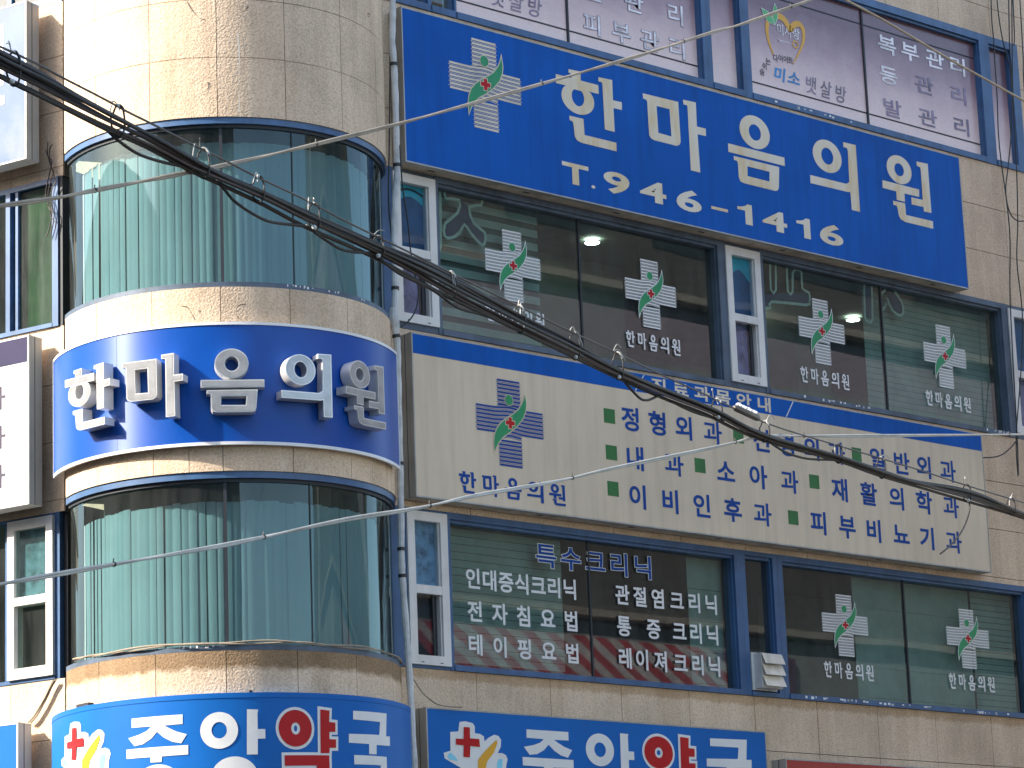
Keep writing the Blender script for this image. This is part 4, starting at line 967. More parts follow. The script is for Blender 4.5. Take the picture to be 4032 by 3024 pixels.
lpane(w, 0.03, 0.525, 9.62, 11.15, 'frosted', -0.08, 'frosted_film') if 'frosted' in M else None
mb = MB()
mb.lbox(-0.10, -0.045, -0.06, -0.16, 5.88, 7.60, 1); mb.lbox(-0.045, 0.018, 0.0, -0.14, 5.88, 7.60)
mb.lbox(0.64, 0.70, 0.0, -0.14, 5.92, 7.57); mb.lbox(0.018, 3.0, 0.004, -0.14, 7.575, 7.60); mb.lbox(0.018, 3.0, 0.01, -0.14, 5.88, 5.918)
w = mb.build('window', [M['frame'], M['frame_dark']], B)
mb = MB(); s = 0.09
mb.lbox(0.02, 0.11, 0.04, -0.10, 5.92, 7.573); mb.lbox(0.545, 0.638, 0.04, -0.10, 5.92, 7.573)
mb.lbox(0.11, 0.545, 0.04, -0.10, 7.475, 7.573); mb.lbox(0.11, 0.545, 0.04, -0.10, 5.92, 6.03); mb.lbox(0.11, 0.545, 0.045, -0.10, 6.68, 6.765)
mb.build('sash', M['pvc'], w)
lpane(w, 0.11, 0.545, 6.765, 7.475, 'glass', 0.0); lpane(w, 0.11, 0.545, 6.765, 7.475, 'frost_film', -0.05, 'film')
lpane(w, 0.11, 0.545, 6.03, 6.68, 'glass', -0.02)
lpane(w, 0.70, 3.0, 5.918, 7.575, 'glass', -0.05)
mb = MB()
mb.lbox(-0.10, 3.0, 0.0, -0.12, 13.16, 13.24); mb.lbox(0.62, 0.68, 0.0, -0.12, 13.24, 14.9); mb.lbox(-0.1, 3.0, 0.0, -0.12, 14.9, 14.95)
w = mb.build('window', M['frame'], B)
lpane(w, -0.1, 0.62, 13.24, 14.9, 'glass', -0.03); lpane(w, 0.68, 3.0, 13.24, 14.9, 'glass', -0.03)
for (z0, z1) in ((5.7, 7.7), (9.4, 11.3), (13.0, 15.0)):
    mb = MB(); mb.recalc = False
    q = [LP + LD * t + LN * wd for t, wd in ((-0.1, -0.2), (4.0, -0.2), (4.0, -1.6), (-0.1, -1.6))]
    for i in (1, 2, 3):
        a, b = q[i], q[(i + 1) % 4]
        mb.add([(a.x, a.y, z0), (b.x, b.y, z0), (b.x, b.y, z1), (a.x, a.y, z1)], [(0, 1, 2, 3)])
    for z in (z0, z1):
        mb.add([(p.x, p.y, z) for p in q], [(0, 1, 2, 3)])
    mb.build('room', M['room'], B)
# body of the building behind, so that it throws its shadow over the street
MB().box(20.0, 36.95, 28.1, 34.0, 0.0, 19.0).build('rear_block', M['stone'], B)
mb = MB(); mb.add([(16.6, 24.3, 19.0), (37.0, WY, 19.0), (37.0, 34.0, 19.0), (15.4, 31.0, 19.0)], [(0, 1, 2, 3)])
mb.build('roof', M['joint'], B)

# ================================================================== SIGNS
def box_sign(name, x0, x1, z0, z1, face, label, depth=0.20, y=SY, cat='sign'):
    t = thing(name, ((x0 + x1) / 2, y + depth, z0), label, cat)
    mb = MB(); e = 0.012
    mb.box(x0, x1, y + 0.002, y + depth, z0, z1)
    mb.box(x0 - 0.003, x0 + e, y - 0.004, y + 0.05, z0 - 0.003, z1 + 0.003)
    mb.box(x1 - e, x1 + 0.003, y - 0.004, y + 0.05, z0 - 0.003, z1 + 0.003)
    mb.box(x0 + e, x1 - e, y - 0.004, y + 0.05, z1 - e, z1 + 0.003)
    mb.box(x0 + e, x1 - e, y - 0.004, y + 0.05, z0 - 0.003, z0 + e)
    mb.box(x0 + 0.005, x1 - 0.005, y + 0.055, y + depth, z0 - 0.0015, z0 - 0.0002, 2)
    mb.box(x0 - 0.002, x0, y + 0.105, y + 0.113, z0, z1, 1)
    k = x0 + 0.4
    while k < x1:
        mb.box(k, k + 0.09, y + 0.09, y + 0.12, z0 - 0.004, z0 + 0.001, 1); k += 1.37
    mb.build('casing', [M['box_side'], M['frame_dark'], M['box_under']], t)
    MB().box(x0 + e, x1 - e, y - 0.0005, y + 0.0015, z0 + e, z1 - e).build('face', M[face], t)
    return t
S1 = box_sign('blue_signboard', 19.765, 29.002, 11.245, 12.981, 'blue_face', 'long blue box sign with large cream letters and phone number above the middle windows')
SM = wall_map(SY - 0.0005)
AGED = newmat('aged_cream_vinyl')
_m, _nt, _p = AGED
_c = ramp(_nt, noise(_nt, 1.0, 4.0, 0.6, (3.2, 3.2, 0.8)), [(0.40, (0.74, 0.66, 0.52)), (0.53, (0.72, 0.61, 0.43)), (0.62, (0.68, 0.52, 0.29)), (0.72, (0.73, 0.64, 0.49))])
_nt.links.new(_c, _p.inputs['Base Color']); _p.inputs['Roughness'].default_value = 0.5
for k in NAME5:
    b = SIGN1_BOX[k]; mb = MB()
    put_glyph(mb, k, b[0], b[1], b[2], b[3], SM, 0, 0.003)
    mb.build('letter', _m, S1)
for ch, x0, x1, z0, z1 in (('T', 22.037, 22.442, 11.42, 11.665), ('.', 22.476, 22.537, 11.425, 11.462), ('9', 22.672, 23.079, 11.42, 11.68), ('4', 23.24, 23.662, 11.425, 11.676), ('6', 23.824, 24.237, 11.415, 11.678),
                           ('-', 24.395, 24.675, 11.512, 11.548), ('1', 24.837, 25.085, 11.42, 11.67), ('4', 25.258, 25.681, 11.418, 11.668), ('1', 25.849, 26.09, 11.417, 11.668), ('6', 26.254, 26.675, 11.408, 11.67)):
    mb = MB(); put_fill(mb, [[(x0 + a * (x1 - x0), z0 + c * (z1 - z0)) for a, c in ((0.52, 0), (1, 0), (1, 1), (0.70, 1), (0.55, 0.90), (0.30, 0.83), (0, 0.80), (0, 0.66), (0.52, 0.66))]], SM, 0, 0.003) if ch == '1' else put_char(mb, ch, x0, x1, z0, z1, SM, 0.030 if ch != '-' else 0.0, 0, 0.003, em=False)
    mb.build('letter', _m, S1)
emblem(20.39, 21.488, 11.803, 12.851, SM, d=0.003).build('emblem', [M['cream'], M['green'], M['red'], M['cream']], S1)

S2 = box_sign('white_signboard', 19.768, 29.03, 7.631, 9.378, 'beige_face', 'long beige box sign with blue top band, blue lettering rows and green squares')
mb = MB().box(19.78, 29.018, SY - 0.0025, SY - 0.0007, 9.158, 9.366)
for (a, b) in ((23.006, 23.152), (25.459, 25.59)):
    mb.add([(a, SY - 0.004, 9.166), (a + 0.016, SY - 0.004, 9.166), (b + 0.016, SY - 0.004, 9.362), (b, SY - 0.004, 9.362)], [(0, 1, 2, 3)], 1)
mb.build('band', [M['blue_face'], M['white_vinyl']], S2)
mb = text_row('진료과목안내', lin(23.275, 24.985, 6), 0.235, 9.185, 9.35, SM, 0.028, 0.004)
mb.build('lettering', M['cream'], S2)
mb = caption(20.36, 21.877, 7.735, 7.968, SM, d=0.003)
mb.build('lettering', M['ink'], S2)
rows = [('정형외과', [22.785, 23.205, 23.625, 24.08], 8.70, 8.96), ('신경외과', [24.885, 25.31, 25.745, 26.17], 8.70, 8.96), ('일반외과', [26.90, 27.33, 27.755, 28.195], 8.70, 8.965),
        ('내과', [22.825, 23.43], 8.262, 8.52), ('소아과', [24.26, 24.79, 25.32], 8.262, 8.525), ('재활의학과', [26.19, 26.695, 27.21, 27.70, 28.205], 8.255, 8.52),
        ('이비인후과', [22.84, 23.345, 23.845, 24.34, 24.83], 7.828, 8.088), ('피부비뇨기과', [25.785, 26.275, 26.75, 27.24, 27.72, 28.21], 7.818, 8.082)]
for s_, xs, z0, z1 in rows:
    mb = MB()
    for c_, x in zip(s_, xs):
        put_char(mb, c_, x, x + 0.28, z0, z1, SM, 0.019 if c_ in '과' else 0.026, 0, 0.003)
    mb.build('lettering', M['ink'], S2)
for (x, z) in ((22.51, 8.742), (24.555, 8.757), (26.58, 8.768), (22.515, 8.33), (23.90, 8.338), (25.80, 8.355), (22.515, 7.925), (25.40, 7.887)):
    MB().box(x, x + 0.168, SY - 0.0035, SY - 0.0008, z, z + 0.163).build('bullet_square', M['square_green'], S2)
emblem(20.602, 21.619, 8.075, 9.045, SM, d=0.003).build('emblem', [M['ink'], M['green'], M['red'], M['beige_face']], S2)

# curved blue sign with raised metal letters
S3 = thing('curved_signboard', (CX, CY - 1.78, 7.82), 'curved glossy blue sign with raised silver letters and a white rim around the round corner', 'sign')
RB = 1.785
MB().arc(RB - 0.02, RB, 7.85, 9.017, -206, -50.8, 2.0).build('face', M['curved_face'], S3)
mb = MB()
mb.arc(RB - 0.022, RB + 0.008, 9.018, 9.045, -206, -50.4, 2.0); mb.arc(RB - 0.022, RB + 0.008, 7.818, 7.849, -206, -50.4, 2.0)
mb.arc(RB - 0.022, RB + 0.008, 7.849, 9.018, -206.5, -206.01, 1.0); mb.arc(RB - 0.022, RB + 0.008, 7.849, 9.018, -50.79, -50.4, 1.0)
mb.build('rim', M['rim'], S3)
mb = MB()
for a in (-163.95,):
    mb.arc(RB - 0.01, RB + 0.0008, 7.852, 9.015, a - 0.05, a + 0.05)
mb.build('panel_seam', M['frame_dark'], S3)
mb = MB()
for a in (-190, -150, -110, -70):
    for z in (7.95, 8.9):
        mb.arc(RS - 0.01, RB - 0.021, z, z + 0.04, a, a + 1.5)
mb.build('bracket', M['box_side'], S3)
LET = {'han': (-172.3, 0.655, 8.10, 8.725), 'ma': (-148.9, 0.64, 8.092, 8.722), 'eum': (-125.2, 0.615, 8.108, 8.742), 'ui': (-103.0, 0.545, 8.098, 8.735), 'won': (-81.5, 0.58, 8.078, 8.728)}
for k in NAME5:
    ang, wd, z0, z1 = LET[k]
    f = tangent_map(RB, ang)
    body = MB(); 
    put_glyph(body, k, -wd / 2, wd / 2, z0, z1, f, 0, 0.071, extrude=0.064)
    L = body.build('raised_letter', M['metal_side'], S3)
    fc = MB(); put_glyph(fc, k, -wd / 2, wd / 2, z0, z1, f, 0, 0.1375, offset=-0.011)
    fc.build('letter_face', M['metal_face'], L)

# curved pharmacy sign
for k in ('halo', 'leaf', 'leafb'):                      # the sign goes on below the picture
    PHARM[k] = [[[(p[0], p[1] - 0.25 if p[1] < 4.842 else p[1]) for p in lp] for lp in pc] for pc in PHARM[k]]
S4 = thing('curved_signboard', (CX, CY - 1.8, 4.2), 'curved bright blue sign with white and red letters at the foot of the round corner', 'sign')
RP = 1.80
mb = MB().arc(RP - 0.10, RP, 4.1, 5.355, -215, -45.7, 2.0)
mb.arc(RP - 0.10, RP + 0.004, 5.356, 5.405, -215, -45.5, 2.0)
mb.build('face', M['pharm_face'], S4)
for k in ('jung', 'ang', 'guk'):
    mb = MB()
    for i, pc in enumerate(PHARM[k]):
        wrap_fill(mb, pc, RP, -127, 0, 0.004 + i * 0.0006)
    mb.build('letter', M['white_vinyl'], S4)
mb = MB()
for i, pc in enumerate(PHARM['yak']):
    wrap_fill(mb, pc, RP, -127, 0, 0.004 + i * 0.0004, offset=0.028)
    wrap_fill(mb, pc, RP, -127, 1, 0.0085 + i * 0.0004)
mb.build('letter', [M['white_vinyl'], M['red']], S4)
mb = MB()
for i, (k, mi) in enumerate((('halo', 0), ('leafb', 3), ('leaf', 2), ('cross', 1))):
    for j, pc in enumerate(PHARM[k]):
        wrap_fill(mb, pc, RP, -127, mi, 0.004 + i * 0.003 + j * 0.0006)
mb.build('emblem', [M['white_vinyl'], M['red'], M['yellow'], M['aqua']], S4)
mb = MB(); mb.arc(RP - 0.08, RP - 0.02, 5.405, 5.44, -185, -178)
mb.arc(RP - 0.06, RP - 0.03, 5.405, 5.43, -121.5, -120.5)
mb.build('fixing', M['frame_dark'], S4)

# flat pharmacy sign
S5 = box_sign('pharmacy_signboard', 19.81, 24.808, 4.1, 5.453, 'pharm_face', 'flat bright blue box sign with white and red letters below the lowest windows', depth=0.16)
def flat_from_drum(keys, x0, x1, dz, u0=None, u1=None):
    us = [p[0] for k in keys for pc in PHARM[k] for lp in pc for p in lp]
    a, b = min(us) if u0 is None else u0, max(us) if u1 is None else u1
    return lambda p: (x0 + (p[0] - a) / (b - a) * (x1 - x0), p[1] + dz)
mbr = MB()
for k, x0, x1 in (('jung', 21.105, 21.83), ('ang', 22.017, 22.73), ('yak', 22.883, 23.66), ('guk', 23.838, 24.555)):
    g = flat_from_drum([k], x0, x1, 0.08); mb = MB()
    for i, pc in enumerate(PHARM[k]):
        loops = [[g(p) for p in lp] for lp in pc]
        if k == 'yak':
            put_fill(mbr, loops, SM, 0, 0.003 + i * 0.0004, offset=0.03); put_fill(mbr, loops, SM, 1, 0.006 + i * 0.0004)
        else:
            put_fill(mb, loops, SM, 0, 0.003 + i * 0.0004)
    if k != 'yak': mb.build('letter', M['white_vinyl'], S5)
mbr.build('letter', [M['white_vinyl'], M['red']], S5)
mb = MB()
g = flat_from_drum(['cross'], 20.192, 20.515, 0.063)
for i, (k, mi) in enumerate((('halo', 0), ('leafb', 3), ('leaf', 2), ('cross', 1))):
    for j, pc in enumerate(PHARM[k]):
        put_fill(mb, [[g(p) for p in lp] for lp in pc], SM, mi, 0.003 + i * 0.002 + j * 0.0004)
mb.build('emblem', [M['white_vinyl'], M['red'], M['orange'], M['aqua']], S5)

# red sign
S6 = box_sign('red_signboard', 25.115, 33.5, 4.0, 5.165, 'red_face', 'red box sign at the lower right, only its top edge in the picture', depth=0.22)

# side facade signs
def side_sign(name, t0, t1, z0, z1, face, label, w1=0.30, w0=0.10):
    p = LP + LD * ((t0 + t1) / 2) + LN * w0
    t = thing(name, (p.x, p.y, z0), label, 'sign')
    mb = MB()
    mb.lbox(t0, t1, w1 - 0.002, w0, z0, z1); mb.lbox(t0 - 0.002, t0, w1 - 0.085, w1 - 0.093, z0, z1, 1)
    mb.lbox(t0 - 0.003, t0 + 0.018, w1 + 0.004, w1 - 0.04, z0 - 0.003, z1 + 0.003)
    mb.lbox(t0 + 0.018, t1, w1 + 0.004, w1 - 0.04, z1 - 0.016, z1 + 0.003); mb.lbox(t0 + 0.018, t1, w1 + 0.004, w1 - 0.04, z0 - 0.003, z0 + 0.014)
    for tt in (t0 + 0.15, t0 + 1.5):
        mb.lbox(tt, tt + 0.05, w0, 0.0, z0 + 0.2, z0 + 0.25); mb.lbox(tt, tt + 0.05, w0, 0.0, z1 - 0.3, z1 - 0.25)
    mb.build('casing', [M['pvc'], M['frame_dark']], t)
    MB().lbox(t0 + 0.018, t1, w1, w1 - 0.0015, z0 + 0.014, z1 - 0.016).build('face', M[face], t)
    return t
SW = 0.30
S7 = side_sign('pale_blue_signboard', 0.135, 3.2, 11.37, 13.13, 'faded_glare_blue', 'pale blue box sign, sun glare painted in, with white letters on the side wall, topmost there')
mb = MB(); put_glyph(mb, 'won', -0.44 - 0.85, -0.44, 12.03, 12.95, side_map(SW), 0, 0.003)
mb.build('letter', M['white_vinyl'], S7)
mb = MB(); put_glyph(mb, 'ui', -2.5, -1.6, 12.03, 12.95, side_map(SW), 0, 0.003)
mb.build('letter', M['white_vinyl'], S7)
S8 = side_sign('white_signboard', 0.10, 3.2, 7.662, 9.447, 'white_face', 'white box sign with a violet top band and dark letters on the side wall')
MB().lbox(0.118, 3.19, SW + 0.003, SW + 0.0005, 9.166, 9.43).build('band', M['purple'], S8)
for (z0, z1) in ((8.715, 8.955), (8.30, 8.54), (7.885, 8.125)):
    mb = MB()
    for i, ch in enumerate('외과'):
        put_char(mb, ch, -0.43 - 0.31 - (1 - i) * 0.45, -0.43 - (1 - i) * 0.45, z0, z1, side_map(SW), 0.021, 0, 0.003)
    mb.build('lettering', M['purple_ink'], S8)
S9 = side_sign('pharmacy_signboard', 0.25, 3.2, 4.1, 5.435, 'pharm_face', 'bright blue box sign without visible letters at the bottom of the side wall')

# ================================================================== PIPE, VENT, LAMPS, CABLES
def smooth_path(pts, sub=5):
    P = []; n = len(pts)
    for i in range(n - 1):
        p0, p1, p2, p3 = pts[max(i - 1, 0)], pts[i], pts[i + 1], pts[min(i + 2, n - 1)]
        for k in range(sub):
            t = k / sub
            P.append(tuple(0.5 * (2 * p1[j] + (p2[j] - p0[j]) * t + (2 * p0[j] - 5 * p1[j] + 4 * p2[j] - p3[j]) * t * t + (3 * p1[j] - p0[j] - 3 * p2[j] + p3[j]) * t ** 3) for j in range(3)))
    P.append(tuple(pts[-1]))
    return P
pp = smooth_path(PIPE, 5)
T = thing('drainpipe', PIPE[-1], 'thin white wrapped pipe running down beside the round corner', 'pipe')
mb = MB(); mb.tube(pp, [0.036 + 0.003 * math.sin(i * 1.7) for i in range(len(pp))], 10)
mb.build('pipe', M['white_tape'], T)
mb = MB()
for i in (14, 27, 46, 62, 78, 84, 88):
    if i + 1 < len(pp):
        a, b = Vector(pp[i]), Vector(pp[i + 1]); d = (b - a).normalized()
        mb.tube([a, a + d * 0.035], 0.043, 10)
mb.build('clamp', M['tape_dark'], T)
j = Vector(PIPE[11])
MB().tube([j + Vector((0, 0, .10)), j, j - Vector((-.01, 0, .06)), j - Vector((-.03, 0, .12))], [0.04, 0.06, 0.055, 0.04], 10).build('joint', M['white_tape'], T)

def cable(name, pts, rad, mat, label, cat='cable', group=None, sub=5, n=8):
    o = MB().tube(smooth_path(pts, sub), rad, n).build(name, M[mat], None, loc=pts[0])
    return tag(o, label, cat, group)
cable('loose_wire', PIPEWIRE, 0.008, 'cable', 'thin black wire hanging in a loop across the white casement beside the pipe')
cable('loose_wire', PIPEWIRE2, 0.008, 'cable', 'thin black wire squeezed between the round corner and the white pipe')
for pts, lab in zip(WALLWIRES, (
        'thin black wire hanging down the right edge, leftmost of the hanging wires', 'slanting thin black wire ending inside the small window at the upper right corner',
        'black wire with a wide hook loop beside the right end of the long blue sign', 'black wire falling straight past both sign ends at the right edge',
        'short black wire above the upper right window corner', 'black wire in the very top right corner over bare stone', 'short black wire curling to the right end of the beige sign')):
    cable('hanging_wire', pts, 0.008, 'cable', lab, group='thin wires on the right hand stone')
cable('loose_wire', SILLDROP, 0.007, 'beige_wire', 'thin beige wire sagging from the pipe to the top of the flat bright blue sign')

# beige cables lying on the sill of the lower curved window
T = thing('sill_cable', (CX, CY - 1.72, 5.88), 'pair of wavy beige cables lying along the sill of the lower curved window', 'cable')
for q in range(2):
    pts = []
    for i in range(40):
        a = -190 + i * (150 / 39.0)
        r = 1.712 + 0.012 * math.sin(i * 0.9 + q * 2) + q * 0.012
        pts.append((CX + r * math.cos(R(a)), CY + r * math.sin(R(a)), 5.892 + 0.011 * math.sin(i * 0.63 + q * 1.9) + 0.008 * q))
    MB().tube(smooth_path(pts, 2), 0.009, 6).build('cable', M['beige_wire'], T)
T = thing('drop_cable', (17.0, 25.7, 5.4), 'bunch of beige cables running down the side wall to the small blue sign', 'cable')
for q in range(3):
    pts = []
    for (t, z) in LEFTCABLE[0]:
        p = LP + LD * (t + 0.018 * q) + LN * (0.05 + 0.01 * (q % 2)); pts.append((p.x, p.y, z + 0.006 * math.sin(q * 2 + z * 9)))
    MB().tube(smooth_path(pts, 4), 0.010, 6).build('cable', M['beige_wire'], T)
mb = MB()
for q in range(3):
    pts = []
    for i in range(14):
        t = -0.02 + 0.03 * q + 0.05 * math.sin(i * 0.9 + q); z = 11.55 - i * 0.075 + 0.05 * math.sin(i * 1.1 + q * 2)
        p = LP + LD * (t * 0.9) + LN * 0.06; pts.append((p.x, p.y, z))
    mb.tube(smooth_path(pts, 3), 0.006, 6)
tag(mb.build('tangled_wire', M['cable_brown'], None, loc=(17.0, 25.7, 10.5)), 'tangle of thin grey wire left of the upper curved window', 'wire')

# vent hood
T = thing('vent_hood', (24.96, WY, 5.96), 'small cream metal vent hood with three louvre flaps in the narrow blue window', 'vent')
mb = MB(); mb.box(24.897, 25.238, 23.316, WY + 0.06, 5.972, 6.368); mb.box(24.862, 25.262, WY - 0.02, WY + 0.005, 5.955, 6.385)
mb.build('housing', M['vent_side'], T)
for i in range(3):
    z1 = 6.362 - i * 0.128
    ya, yb = 23.309, 23.262
    mb = MB(); mb.add([(24.90, ya, z1), (25.235, ya, z1), (25.24, yb, z1 - 0.118), (24.91, yb, z1 - 0.118),
                       (24.90, ya - .006, z1), (25.235, ya - .006, z1), (25.24, yb - .006, z1 - 0.118), (24.91, yb - .006, z1 - 0.118)],
                      [(0, 1, 2, 3), (7, 6, 5, 4), (0, 4, 5, 1), (1, 5, 6, 2), (2, 6, 7, 3), (3, 7, 4, 0)])
    mb.build('flap', M['vent'], T)

# lit ceiling lamps seen through the glass
for (x, y, z, lab) in ((23.40, 24.21, 11.18, 'lit round ceiling lamp behind the left pair of striped crosses'), (26.62, 24.97, 11.18, 'lit round ceiling lamp behind the white casement between the middle windows'),
                       (28.72, 24.93, 11.18, 'lit round ceiling lamp behind the glass right of the third striped cross')):
    t = thing('ceiling_lamp', (x, y, z), lab, 'lamp', 'lit ceiling lamps in the middle floor')
    n = 20
    ring = lambda r, zz: [(x + r * math.cos(2 * math.pi * i / n), y + r * math.sin(2 * math.pi * i / n), zz) for i in range(n)]
    mb = MB(); mb.add(ring(0.085, z) + ring(0.085, z - 0.012), [tuple(range(n)), tuple(range(2 * n - 1, n - 1, -1))] + [(i, (i + 1) % n, n + (i + 1) % n, n + i) for i in range(n)])
    mb.build('diffuser', M['lamp'], t)
    mb = MB(); mb.arc(0.0855, 0.105, z - 0.008, z + 0.002, 0, 359.9, 18, cx=x, cy=y)
    mb.build('trim_ring', M['rim'], t)

# overhead cable bundle
ax, bx_ = Vector((7.5, 11.8, 0)), Vector((20.5, 16.0, 0))
dirv = (bx_ - ax).normalized(); nrm = Vector((-dirv.y, dirv.x, 0))
def at_s(path, s):
    for i in range(len(path) - 1):
        a, b = path[i], path[i + 1]
        sa = (Vector(a) - ax).dot(dirv); sb = (Vector(b) - ax).dot(dirv)
        if sa <= s <= sb:
            t = (s - sa) / max(sb - sa, 1e-6)
            return a[2] + (b[2] - a[2]) * t
    return None
UPs, LOs, MEs = smooth_path(UP, 4), smooth_path(LO, 4), smooth_path(MESS, 4)
s0 = max((Vector(p[0]) - ax).dot(dirv) for p in (UPs, LOs)); s1 = min((Vector(p[-1]) - ax).dot(dirv) for p in (UPs, LOs))
T = thing('cable_bundle', tuple(UPs[len(UPs) // 2]), 'thick diagonal bundle of black overhead cables lashed to a thin steel strand', 'cables')
N = 10
for q in range(N):
    pts = []
    base = q / (N - 1)
    rad = 0.0085 + 0.0035 * random.random()
    ph = random.uniform(0, 6.28); off = random.uniform(-0.03, 0.03)
    K = 120
    for i in range(K + 1):
        s = s0 + 0.001 + (s1 - s0 - 0.002) * i / K
        u, l = at_s(UPs, s), at_s(LOs, s)
        if u is None or l is None: continue
        fr = base if q in (0, 1, N - 1) else min(0.98, max(0.05, base + 0.10 * math.sin(s * 0.85 + ph) + 0.04 * math.sin(s * 2.3 + ph * 2)))
        if q == 1: fr = 0.18 + 0.08 * math.sin(s * 0.7)
        p = ax + dirv * s + nrm * (off + 0.015 * math.sin(s * 1.3 + ph))
        pts.append((p.x, p.y, u + (l - u) * fr))
    MB().tube(pts, rad, 8).build('cable', M['cable_brown'] if q in (6, 8) else M['cable'], T)
MB().tube(MEs, 0.006, 6).build('messenger_strand', M['steel_wire'], T)
for lp in LOOPS:
    MB().tube(smooth_path(lp, 6), 0.009 if lp is not LOOPS[-1] else 0.007, 7).build('slack_loop', M['cable'], T)
for (x, y, z) in TIES:
    s = (Vector((x, y, 0)) - ax).dot(dirv)
    u, l, m_ = at_s(UPs, s), at_s(LOs, s), at_s(MEs, s)
    if u is None or l is None: continue
    top = (m_ if m_ else u) + 0.005; bot = l - 0.016
    c = (top + bot) / 2; rz = (top - bot) / 2 + 0.004; rn = 0.032
    pts = [ax + dirv * (s + 0.03 * math.sin(t * 0.5) + random.uniform(-.004, .004)) + nrm * (rn * math.cos(t)) + Vector((0, 0, c + rz * math.sin(t))) for t in [2 * math.pi * i / 20 + 0.4 for i in range(21)]]
    mb = MB(); mb.tube(pts, 0.0055, 6, 0)
    mb.tube(pts[3:8], 0.0066, 6, 1)
    p = ax + dirv * (s + 0.02) + Vector((0, 0, top)); mb.ball(p, random.choice((0.006, 0.008, 0.012)), 3)
    p = ax + dirv * (s - 0.03) + Vector((0, 0, bot)) - nrm * 0.03; (mb.ball(p, 0.014, 3) if random.random() < 0.45 else None)
    for k in range(2):                                             # wire ends
        q0 = ax + dirv * (s + random.uniform(-.05, .05)) + Vector((0, 0, top))
        e = q0 + dirv * random.uniform(-.12, .12) + Vector((0, 0, random.uniform(-.09, .04))) - nrm * 0.03
        mid = (q0 + e) / 2 + Vector((0, 0, random.uniform(.01, .05)))
        mb.tube(smooth_path([tuple(q0), tuple(mid), tuple(e)], 4), 0.003, 5, 2)
    mb.build('tie_ring', [M['cable'], M['cable'] if random.random() < 0.65 else M['grey_wire'], M['grey_wire'], M['white_tape']], T)
a, b = Vector(SPLICE[0]), Vector(SPLICE[1])
mb = MB()
mb.tube([a, a + (b - a) * .1, a + (b - a) * .9, b], [0.012, 0.026, 0.026, 0.012], 10)
for k in range(4):
    c = a + (b - a) * (0.18 + 0.2 * k); mb.ball(c + Vector((0, 0, 0.028)), 0.02, 1); mb.ball(c + Vector((0, 0, 0.02)) - nrm * .02, 0.015, 1)
mb.build('splice_clamp', [M['steel_wire'], M['rim']], T)

def twin(name, path, mat, label, r, gap, wrap):
    t = thing(name, path[0], label, 'cable')
    P = smooth_path(path, 6)
    for q in range(2):
        pts = []
        for i, p in enumerate(P):
            tw = 1.0 if wrap is None else math.cos(i * wrap)
            pts.append((p[0], p[1] - 0.004 * q, p[2] + (gap * (0.5 - q)) * tw))
        MB().tube(pts, r, 7).build('strand', M[mat], t)
    mb = MB()
    for i in range(4, len(P) - 2, 13):
        a = Vector(P[i]); d = (Vector(P[i + 1]) - a).normalized()
        mb.tube([a, a + d * 0.012], r * 1.75, 8)
        mb.tube([a, a + d * 0.005 + Vector((0, 0, 0.03))], 0.003, 5)
    mb.build('tie', M['cable'], t)
    return t
twin('overhead_cable', BEIGE, 'beige_wire', 'light brown twin overhead cable rising to the top right over the long blue sign', 0.0075, 0.012, 0.35)
twin('overhead_cable', GREYC, 'grey_wire', 'pale grey twin overhead cable crossing the lower curved window and the beige sign', 0.0075, 0.012, 0.25)
cable('overhead_cable', CREAM, 0.014, 'cream_wire', 'single cream overhead cable slanting down in the top right corner')

# ================================================================== STREET AND WHAT THE GLASS MIRRORS
def struct(name, mb, mat):
    o = mb.build(name, M[mat]); o['kind'] = 'structure'; return o
mb = MB(); mb.add([(-400, -400, 0), (400, -400, 0), (400, 400, 0), (-400, 400, 0)], [(0, 1, 2, 3)])
struct('road', mb, 'road')
mb = MB(); mb.box(19.4, 60, 20.6, WY + 0.02, 0.0, 0.14)
struct('pavement', mb, 'pave')
T = thing('street_building', (42, 12, 0), 'grey building across the street, mirrored in the window glass', 'building')
OY = 12.0
MB().box(27, 64, 2, OY, 9.2, 12.9).box(27, 64, 2, OY, 14.85, 19.0).build('wall', M['opp_wall'], T)
MB().box(27, 64, 2, OY, 0, 8.78).build('lower_wall', M['opp_low'], T)
MB().box(27, 64, 2, OY - 0.15, 8.78, 9.08).box(27, 64, 2, OY - 0.15, 14.40, 14.72).build('window_strip', M['opp_glass'], T)
MB().box(26.9, 64, 2, OY + 0.12, 9.08, 9.2).box(26.9, 64, 2, OY + 0.12, 14.72, 14.85).build('ledge', M['opp_ledge'], T)
MB().box(27, 64, 2, OY, 13.55, 14.4).build('sign_panel', M['opp_pink'], T)
MB().box(27, 64, 2, OY, 12.9, 13.55).build('wall', paint('pale_grey_render', (0.34, 0.35, 0.32), 0.8), T)
mb = MB()
for i in range(26):
    x = 29.2 + i * 0.27
    mb.add([(x, OY, 8.75), (x + 0.27, OY, 8.75), (x + 0.27, OY + 1.1, 7.85), (x, OY + 1.1, 7.85)], [(0, 1, 2, 3)], i % 2)
    mb.add([(x, OY + 1.1, 7.85), (x + 0.27, OY + 1.1, 7.85), (x + 0.27, OY + 1.1, 7.55), (x, OY + 1.1, 7.55)], [(0, 1, 2, 3)], i % 2)
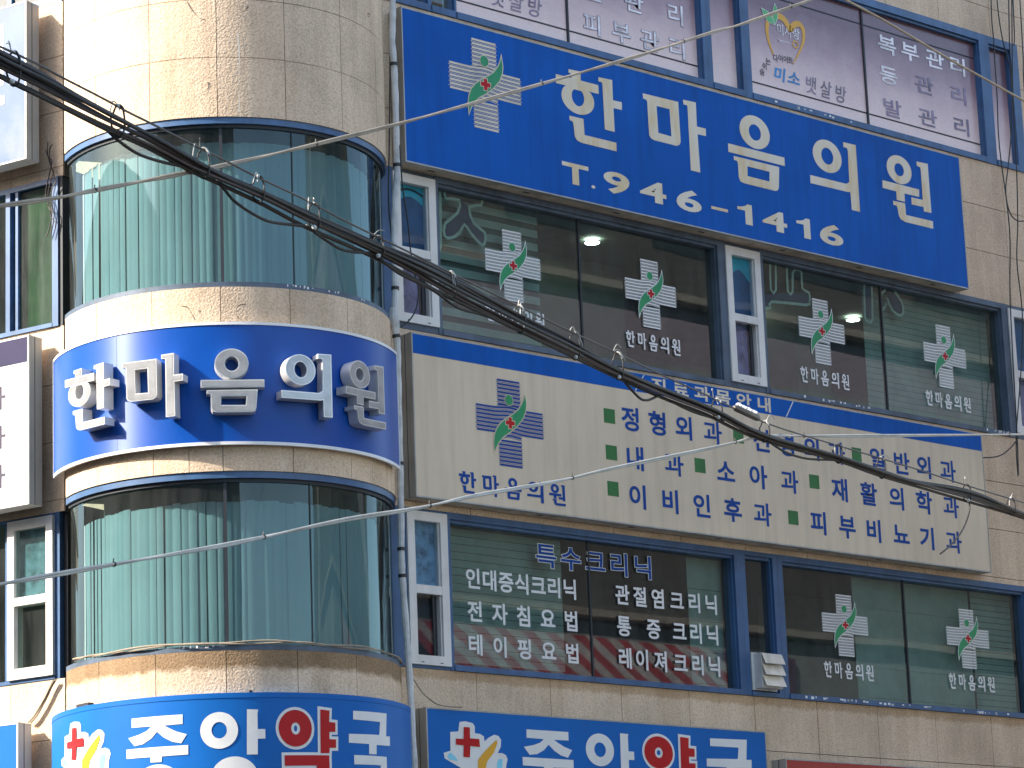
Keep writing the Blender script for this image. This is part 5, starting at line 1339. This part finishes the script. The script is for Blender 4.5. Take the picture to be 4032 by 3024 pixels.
mb.build('awning', [paint('awning_red', (0.28, 0.03, 0.035), 0.7), paint('awning_pale', (0.34, 0.30, 0.28), 0.7)], T)
MB().box(36.3, 38.2, OY + 0.01, OY + 0.1, 7.6, 8.7).build('sign_panel', paint('purple_sign', (0.10, 0.02, 0.07), 0.5), T)
mb = MB()
for i in range(10):
    x = 28.5 + i * 3.4
    mb.box(x, x + 2.2, OY + 0.005, OY + 0.02, 15.6, 17.4)
mb.build('window', M['opp_glass'], T)
T = thing('side_street_building', (-6.5, 37.6, 0), 'dark tall building on the far side of the side street, mirrored in the side windows', 'building')
dq = Vector((-0.893, 0.442)); dp_ = Vector((0.442, 0.893)); c0 = Vector((-6.5, 37.6))
quad = lambda a0, a1, d0, d1: [c0 + dp_ * a0 + dq * d0, c0 + dp_ * a1 + dq * d0, c0 + dp_ * a1 + dq * d1, c0 + dp_ * a0 + dq * d1]
MB().hexa(quad(-22, 24, 0, 10), 0, 19.5).build('wall', M['opp_wall'], T)
for z in (3.0, 6.2, 9.4, 12.6, 15.8):
    mb = MB()
    for i in range(11):
        mb.hexa(quad(-20 + i * 4, -17.4 + i * 4, -0.03, 0.02), z, z + 1.7)
    mb.build('window', M['opp_glass'], T)
T = thing('sky_blocking_tower', (-9, 2, 0), 'unseen tall grey tower block added to keep sky light off the side wall', 'building')  # unseen block, added to cut the sky light on the side wall
MB().box(-22, -9, -24, 21, 0, 31).build('wall', paint('tower_render', (0.20, 0.19, 0.175), 0.8, var=0.1, vscale=0.4), T)
for z in (3.5, 7.2, 10.9, 14.6, 18.3, 22.0, 25.7):
    mb = MB()
    for i in range(12):
        mb.box(-9.03, -8.97, -22.5 + i * 3.6, -20.1 + i * 3.6, z, z + 1.9)
    mb.build('window', M['opp_glass'], T)
T = thing('utility_pole', (21.7, 15.9, 0), 'round concrete utility pole mirrored in the upper curved window', 'pole')
MB().tube([(21.7, 15.9, 0), (21.7, 15.9, 13.5)], [0.20, 0.13], 20).build('shaft', M['concrete'], T)
MB().tube([(20.8, 15.75, 12.6), (22.6, 16.05, 12.6)], 0.05, 8).build('crossarm', M['box_side'], T)
